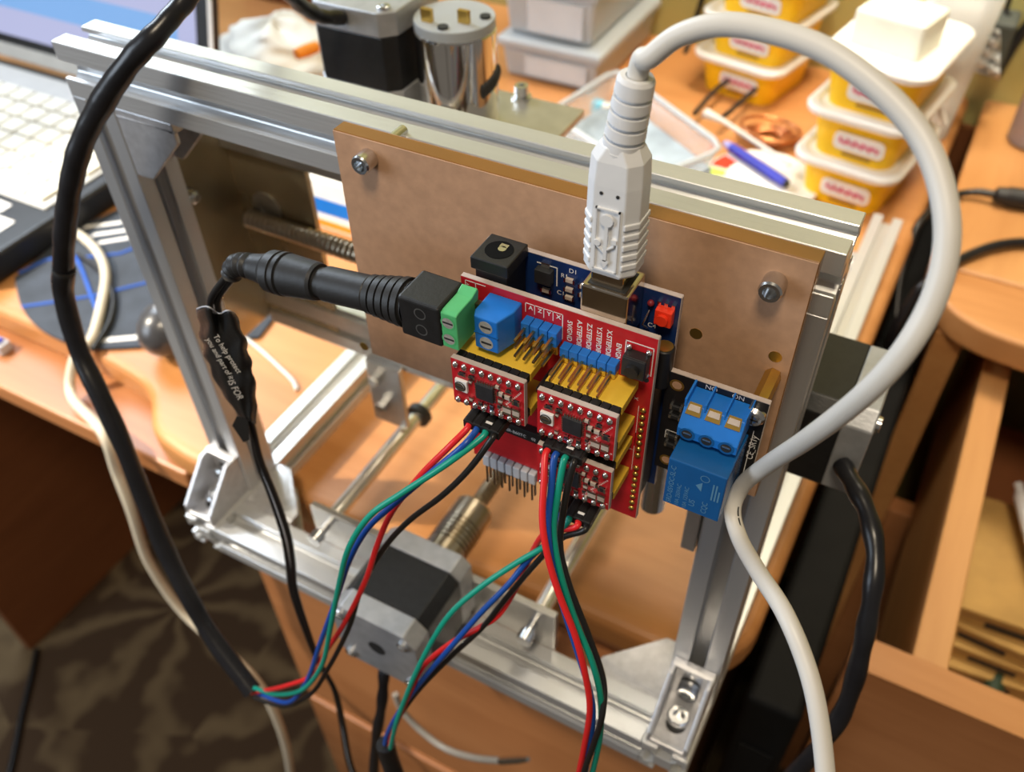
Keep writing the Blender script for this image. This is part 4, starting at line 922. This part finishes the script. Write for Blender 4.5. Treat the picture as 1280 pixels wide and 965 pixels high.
# ---- margarine tubs
def squig(parent, x0, x1, y, z, h, m_, r):
    pts = [(x0 + (x1 - x0) * i / 36, y, z + h * .5 * math.sin(i * 1.75) * (.55 + .45 * math.sin(i * .9 + 1))) for i in range(37)]
    return MB().tube(pts, r, 6).build('script_lettering', m_, parent)
def make_tub(label, base, rot, group, w=66, d=92, h=36, top=True):
    t = thing('food_tub', label, 'tub', base, group, True, rot)
    f = lambda s, r: rrect(-w / 2 + s, w / 2 - s, -d / 2 + s, d / 2 - s, r)
    m = MB(); A = [(a, b, 0) for a, b in f(4, 13)]; B = [(a, b, h - 8) for a, b in f(0, 15)]; n = len(A)
    m.add(A + B, [(i, (i + 1) % n, n + (i + 1) % n, n + i) for i in range(n)], True); m.add(A, [tuple(range(n - 1, -1, -1))])
    tb = m.build('tub_body', TUBY, t)
    m = MB()
    for (s0, z0), (s1, z1) in zip(((0, h - 8.2), (-4, h - 7), (-6.5, h - 5), (-7, h - 1.5), (-5.5, h), (-2, h), (1, h - 1.6)), ((-4, h - 7), (-6.5, h - 5), (-7, h - 1.5), (-5.5, h), (-2, h), (1, h - 1.6), (3, h - 1.6))):
        A = [(a, b, z0) for a, b in f(s0, 16)]; B = [(a, b, z1) for a, b in f(s1, 16)]
        m.add(A + B, [(i, (i + 1) % n, n + (i + 1) % n, n + i) for i in range(n)], True)
    A = [(a, b, h - 1.6) for a, b in f(3, 16)]; m.add(A, [tuple(range(n))])
    m.build('lid', TUBW, t)
    y = -d / 2 + 1.2
    pl_ = MB().prism(rrect(-13, 24, 9.5, 23.5, 4.5), 0, .5, lambda u, v, t_: (u, y + .6 - t_ - v * .11 + .3, v)).build('label_patch', TUBW, t)
    squig(pl_, -9, 20, y - 2.3, 16.8, 6.6, PINKT, .62)
    MB().box(-5, 16, y - 1.3, y - .9, 6.4, 8.0).build('label_line', mat('brown_lettering', (.25, .10, .03), .6, 0, .1, 40), pl_)
    return t
R8 = math.radians(-9)
for k, lb_ in enumerate(('yellow and white food tub by the desk edge, bottom of the right stack', 'yellow and white food tub in the right stack, second from the bottom', 'yellow and white food tub in the right stack, topmost, under the cream paper')):
    make_tub(lb_, (226 + k * .5, 470 + k * 2.5, k * 36.4), R8, 'yellow and white food tubs in two stacks', h=38)
for k, lb_ in enumerate(('yellow and white food tub in the rear left stack, bottom one', 'yellow and white food tub in the rear left stack, with pale lids on it', 'yellow and white food tub in the rear left stack, topmost at the photo edge')):
    make_tub(lb_, (104 + k * 3, 596 + k * 2, (0, 22, 52)[k] + (0, 12.5, 17)[k]), math.radians(-12), 'yellow and white food tubs in two stacks', 74, 84)
# paper roll, clear box and bag on top of the right stack
NP = thing('paper_stack', 'cream folded paper stack sticking up from the topmost right tub', 'paper', (214, 500, 104), None, True)
MB().box(-26, 24, -6, 34, 0, 26).build('paper', CREAM, NP, 3, 3)
bpy.data.objects[NP.name].rotation_euler = (0, 0, math.radians(-14)); NP.location = W((222, 458, 107.5)); 
for o in NP.children:
    pass
CC = thing('clear_container', 'clear plastic container behind the cream paper, top right', 'container', (246, 560, 0))
m = MB(); A = rrect(236, 276, 560, 606, 10); B = rrect(228, 284, 552, 614, 14)
m.add([(a, b, .3) for a, b in A] + [(a, b, 124) for a, b in B], [(i, (i + 1) % len(A), len(A) + (i + 1) % len(A), len(A) + i) for i in range(len(A))], True); m.add([(a, b, .3) for a, b in A], [tuple(range(len(A)))])
o = m.build('container_body', mat('cloudy_plastic', (.78, .79, .76), .3, 0, .05, 40, trans=.3, alpha=.75), CC); sd = o.modifiers.new('t', 'SOLIDIFY'); sd.thickness = .0012
MB().tube([(a, b, 124) for a, b in B] + [(*B[0], 124)], 2.4, 8, False).build('rim', TUBW, CC)
BG2 = thing('plastic_bag', 'crumpled clear plastic bag by the wall at top right', 'bag', at(1195, 70, 'y', 610))
m = MB(); vs = []
for j in range(13):
    for i in range(19):
        u = 1150 + 100 * i / 18; v = 38 + 62 * j / 12 - (12 * math.sin(i / 18 * 3.1))
        vs.append(at(u, v, 'y', 606 + 9 * math.sin(i * 1.3 + j * .7) + 6 * math.sin(j * 1.9 - i * .5)))
m.add(vs, [(j * 19 + i, j * 19 + i + 1, (j + 1) * 19 + i + 1, (j + 1) * 19 + i) for j in range(12) for i in range(18)], True)
o = m.build('bag_film', BAGP, BG2); sd = o.modifiers.new('t', 'SOLIDIFY'); sd.thickness = .0006
# ---- desk clutter in front of the tubs
CP = thing('copper_coil', 'coil of brown enamelled wire lying between tray and tubs', 'wire', at(962, 168, 'z', 0))
c = at(962, 168, 'z', 6)
for k in range(5):
    r = 11 + 3.4 * k
    MB().tube([(c.x + r * math.cos(a * .3), c.y + r * .85 * math.sin(a * .3), 3 + 2.0 * k * (.5 if k % 2 else 1) + 2 * math.sin(a * .3 + k)) for a in range(22)], 1.7, 8).build('wire_turn', COPPER, CP)
cord('black_loop', 'looped black lead with flat sides lying left of the copper coil', 'cable', [at(u, v, 'z', 16) for u, v in ((868, 142), (895, 112), (918, 97), (940, 97), (946, 108), (930, 124), (902, 148))], 2.2, WBLACK)
PN = thing('pen', 'dark blue pen lying across the white disc behind the beam', 'pen', at(950, 208, 'z', 8))
a_, b_ = at(914, 184, 'z', 10), at(982, 229, 'z', 10)
MB().tube([a_, b_], 4.0, 6).build('barrel', PENB, PN); MB().tube([b_, b_ + (b_ - a_) * .04], [3.2, 2.6], 6).build('end_plug', DARKIN, PN); MB().tube([a_ - (b_ - a_) * .12, a_], [2.5, 3.6], 12).build('cap', mat('lilac_cap', (.35, .33, .62), .4, 0, .1, 40), PN)
DS = thing('white_disc', 'white round lid with red and green printed edge under the blue pen', 'lid', at(950, 225, 'z', 0))
c = at(952, 224, 'z', 4)
MB().lathe((c.x, c.y, 0), Z, [(1, .01), (1, 43), (4, 44), (4.6, 43), (4.6, .01)], 40).build('disc', TUBW, DS)
for (a0, a1, mt) in ((150, 178, REDBTN), (182, 200, mat('lime_print', (.55, .72, .12), .6, 0, .1, 40))):
    P0 = arc(c.x, c.y, 42, a0, a1, 8); P1 = arc(c.x, c.y, 28, a1, a0, 8)
    MB().add([(a, b, 4.75) for a, b in P0 + P1], [tuple(range(18))]).build('printed_band', mt, DS)
ST = thing('white_stick', 'thin white plastic stick slanting over the copper coil', 'stick', at(940, 180, 'z', 12))
MB().tube([at(882, 142, 'z', 18), at(905, 152, 'z', 18), at(988, 206, 'z', 14)], [4.5, 2.0, 1.6], 10).build('stick_body', WHITEC, ST)
HK = thing('silver_hook', 'bent silver wire hook standing against the bottom right tub', 'hook', at(1040, 240, 'z', 0))
MB().tube(spline([at(1034, 248, 'z', 2), at(1040, 228, 'z', 18), at(1043, 216, 'z', 26)], 6), 1.8, 10).build('hook_wire', STEEL, HK)
cord('hanging_white_cord', 'thin white cord hanging over the containers at top right', 'cord', [at(1098, -12, 'y', 535), at(1116, 18, 'y', 532), at(1142, 62, 'y', 528), at(1156, 92, 'y', 526), at(1172, 125, 'y', 522), at(1181, 156, 'y', 518)], 2.4, WHITEC)
cord('red_wire', 'thin red wire running up the wall behind the storage boxes', 'wire', [at(785, 82, 'y', 615), at(786, 55, 'y', 630), at(794, 25, 'y', 645), at(806, -15, 'y', 651)], 1.6, WRED)
cord('dark_wall_lead', 'dark lead on the wall behind the USB cable loop', 'cable', [at(838, 108, 'y', 575), at(850, 85, 'y', 605), at(862, 50, 'y', 640), at(880, -10, 'y', 650)], 2.6, WBLACK)
# ---- right-hand leads, bottle and wall plug
PG = thing('barrel_plug_lead', 'black lead with thick barrel plug lying on the cabinet top at right', 'cable', at(1250, 245, 'z', 0))
a_ = at(1242, 243, 'z', 8); b_ = at(1300, 252, 'z', 8); dd = (b_ - a_).normalized()
MB().lathe(a_, dd, [(0, 3.4), (2, 5.8), (9, 6.6), (10, 7.4), (34, 7.8), (34, .01)], 24).build('plug_body', RUBBER, PG)
MB().tube(spline([a_ + dd, at(1222, 240, 'z', 7), at(1198, 243, 'z', 5), at(1172, 256, 'z', 4), at(1150, 277, 'z', 2), at(1138, 305, 'z', -8), at(1126, 345, 'z', -25), at(1120, 395, 'z', -45), at(1116, 440, 'z', -64)], 8), [2.6 + .5 * (i < 10 and i % 2) for i in range(65)], 12).build('cord', WBLACK, PG)
cord('black_lead', 'thick black lead curving over the cabinet edge below the barrel plug', 'cable', [at(1300, 303, 'z', 5), at(1262, 304, 'z', 5), at(1228, 312, 'z', 5), at(1190, 330, 'z', 4), at(1160, 352, 'z', 5), at(1140, 374, 'z', -6), at(1118, 415, 'z', -30), at(1110, 450, 'z', -60)], 3.4, BLACKG)
BO = thing('clear_bottle', 'pale lilac plastic bottle at the right photo edge', 'bottle', at(1282, 175, 'z', 0))
c = at(1290, 178, 'z', 0)
MB().lathe((c.x, c.y, 0), Z, [(.5, .01), (.5, 18), (3, 20), (48, 20), (60, 9), (62, 9), (62, .01)], 28).build('bottle_body', mat('lilac_plastic', (.55, .50, .58), .25, 0, .05, 40, trans=.5), BO)
MB().lathe((c.x, c.y, 0), Z, [(62.2, .01), (62.2, 10), (78, 10), (79, 9), (79, .01)], 24).build('cap', TUBW, BO)
WP = thing('wall_adapter', 'dark plug-in adapter against the wall at top right', 'adapter', at(1250, 60, 'y', 630))
c = at(1250, 50, 'y', 638)
MB().box(c.x - 9, c.x + 9, 620, 655, c.z - 24, c.z + 20).build('adapter_body', mat('dark_grey_plastic', (.08, .09, .08), .5, 0, .1, 40), WP, 3); MB().box(c.x - 24, c.x - 10, 628, 642, c.z - 4, c.z + 8).build('red_end', REDBTN, WP, 1)
MB().tube(spline([(c.x, 638, c.z + 20), at(1258, 14, 'y', 642), at(1268, -20, 'y', 645)], 6), 2, 8).build('cord', WBLACK, WP)
cord('black_wall_cable', 'thick black cable running down the wall to the cabinet at top right corner', 'cable', [at(1295, 20, 'y', 645), at(1272, 48, 'y', 642), at(1254, 78, 'y', 636), at(1244, 95, 'y', 628)], 4.5, WBLACK)
# ================================================================== light and camera
w = bpy.data.worlds.new('world'); SC.world = w; w.use_nodes = True
bg = w.node_tree.nodes['Background']; bg.inputs['Color'].default_value = (1.0, .88, .74, 1); bg.inputs['Strength'].default_value = .15
def area(name, loc, tgt, size, power, col, sy=None):
    l = bpy.data.lights.new(name, 'AREA'); l.energy = power; l.color = col; l.size = size * MM
    if sy: l.shape = 'RECTANGLE'; l.size_y = sy * MM
    o = bpy.data.objects.new(name, l); COL.objects.link(o); o.location = W(loc)
    o.rotation_euler = (W(tgt) - W(loc)).to_track_quat('-Z', 'Y').to_euler(); return o
area('window_light', (-900, 450, 900), (0, 60, 150), 600, 17, (.76, .87, 1.0), 500)
area('ceiling_light', (330, -620, 1450), (200, 60, 100), 260, 13, (1.0, .84, .62))
area('left_fill', (-750, -800, 520), (60, 0, 200), 600, 8.5, (.74, .86, 1.0), 600)
RL = area('tub_fill', (230, 560, 1050), (190, 545, 0), 300, 2.2, (1.0, .88, .70))  # added fill, set over the tubs to brighten them
RL.data.spread = math.radians(60)
l = bpy.data.lights.new('left_key_spot', 'SPOT'); l.energy = 88; l.color = (1, .90, .74); l.spot_size = math.radians(27); l.spot_blend = .5; l.shadow_soft_size = .015  # unseen warm lamp at left, cone kept off the right side
o = bpy.data.objects.new('left_key_spot', l); COL.objects.link(o); o.location = W((-760, -330, 780))
o.rotation_euler = (W((-150, 105, 40)) - o.location).to_track_quat('-Z', 'Y').to_euler()

cam = bpy.data.cameras.new('camera'); co = bpy.data.objects.new('camera', cam); COL.objects.link(co)
cam.sensor_width = 36; cam.lens = FPX / 1280 * 36; cam.clip_start = .01; cam.clip_end = 30
Mx = Matrix((RX, tuple(-a for a in RY), tuple(-a for a in RZ))).transposed().to_4x4(); Mx.translation = W(CAM); co.matrix_world = Mx
cam.dof.use_dof = True; cam.dof.focus_distance = .218; cam.dof.aperture_fstop = 15
SC.camera = co
SC.view_settings.view_transform = 'Standard'; SC.view_settings.look = 'None'; SC.view_settings.exposure = 0
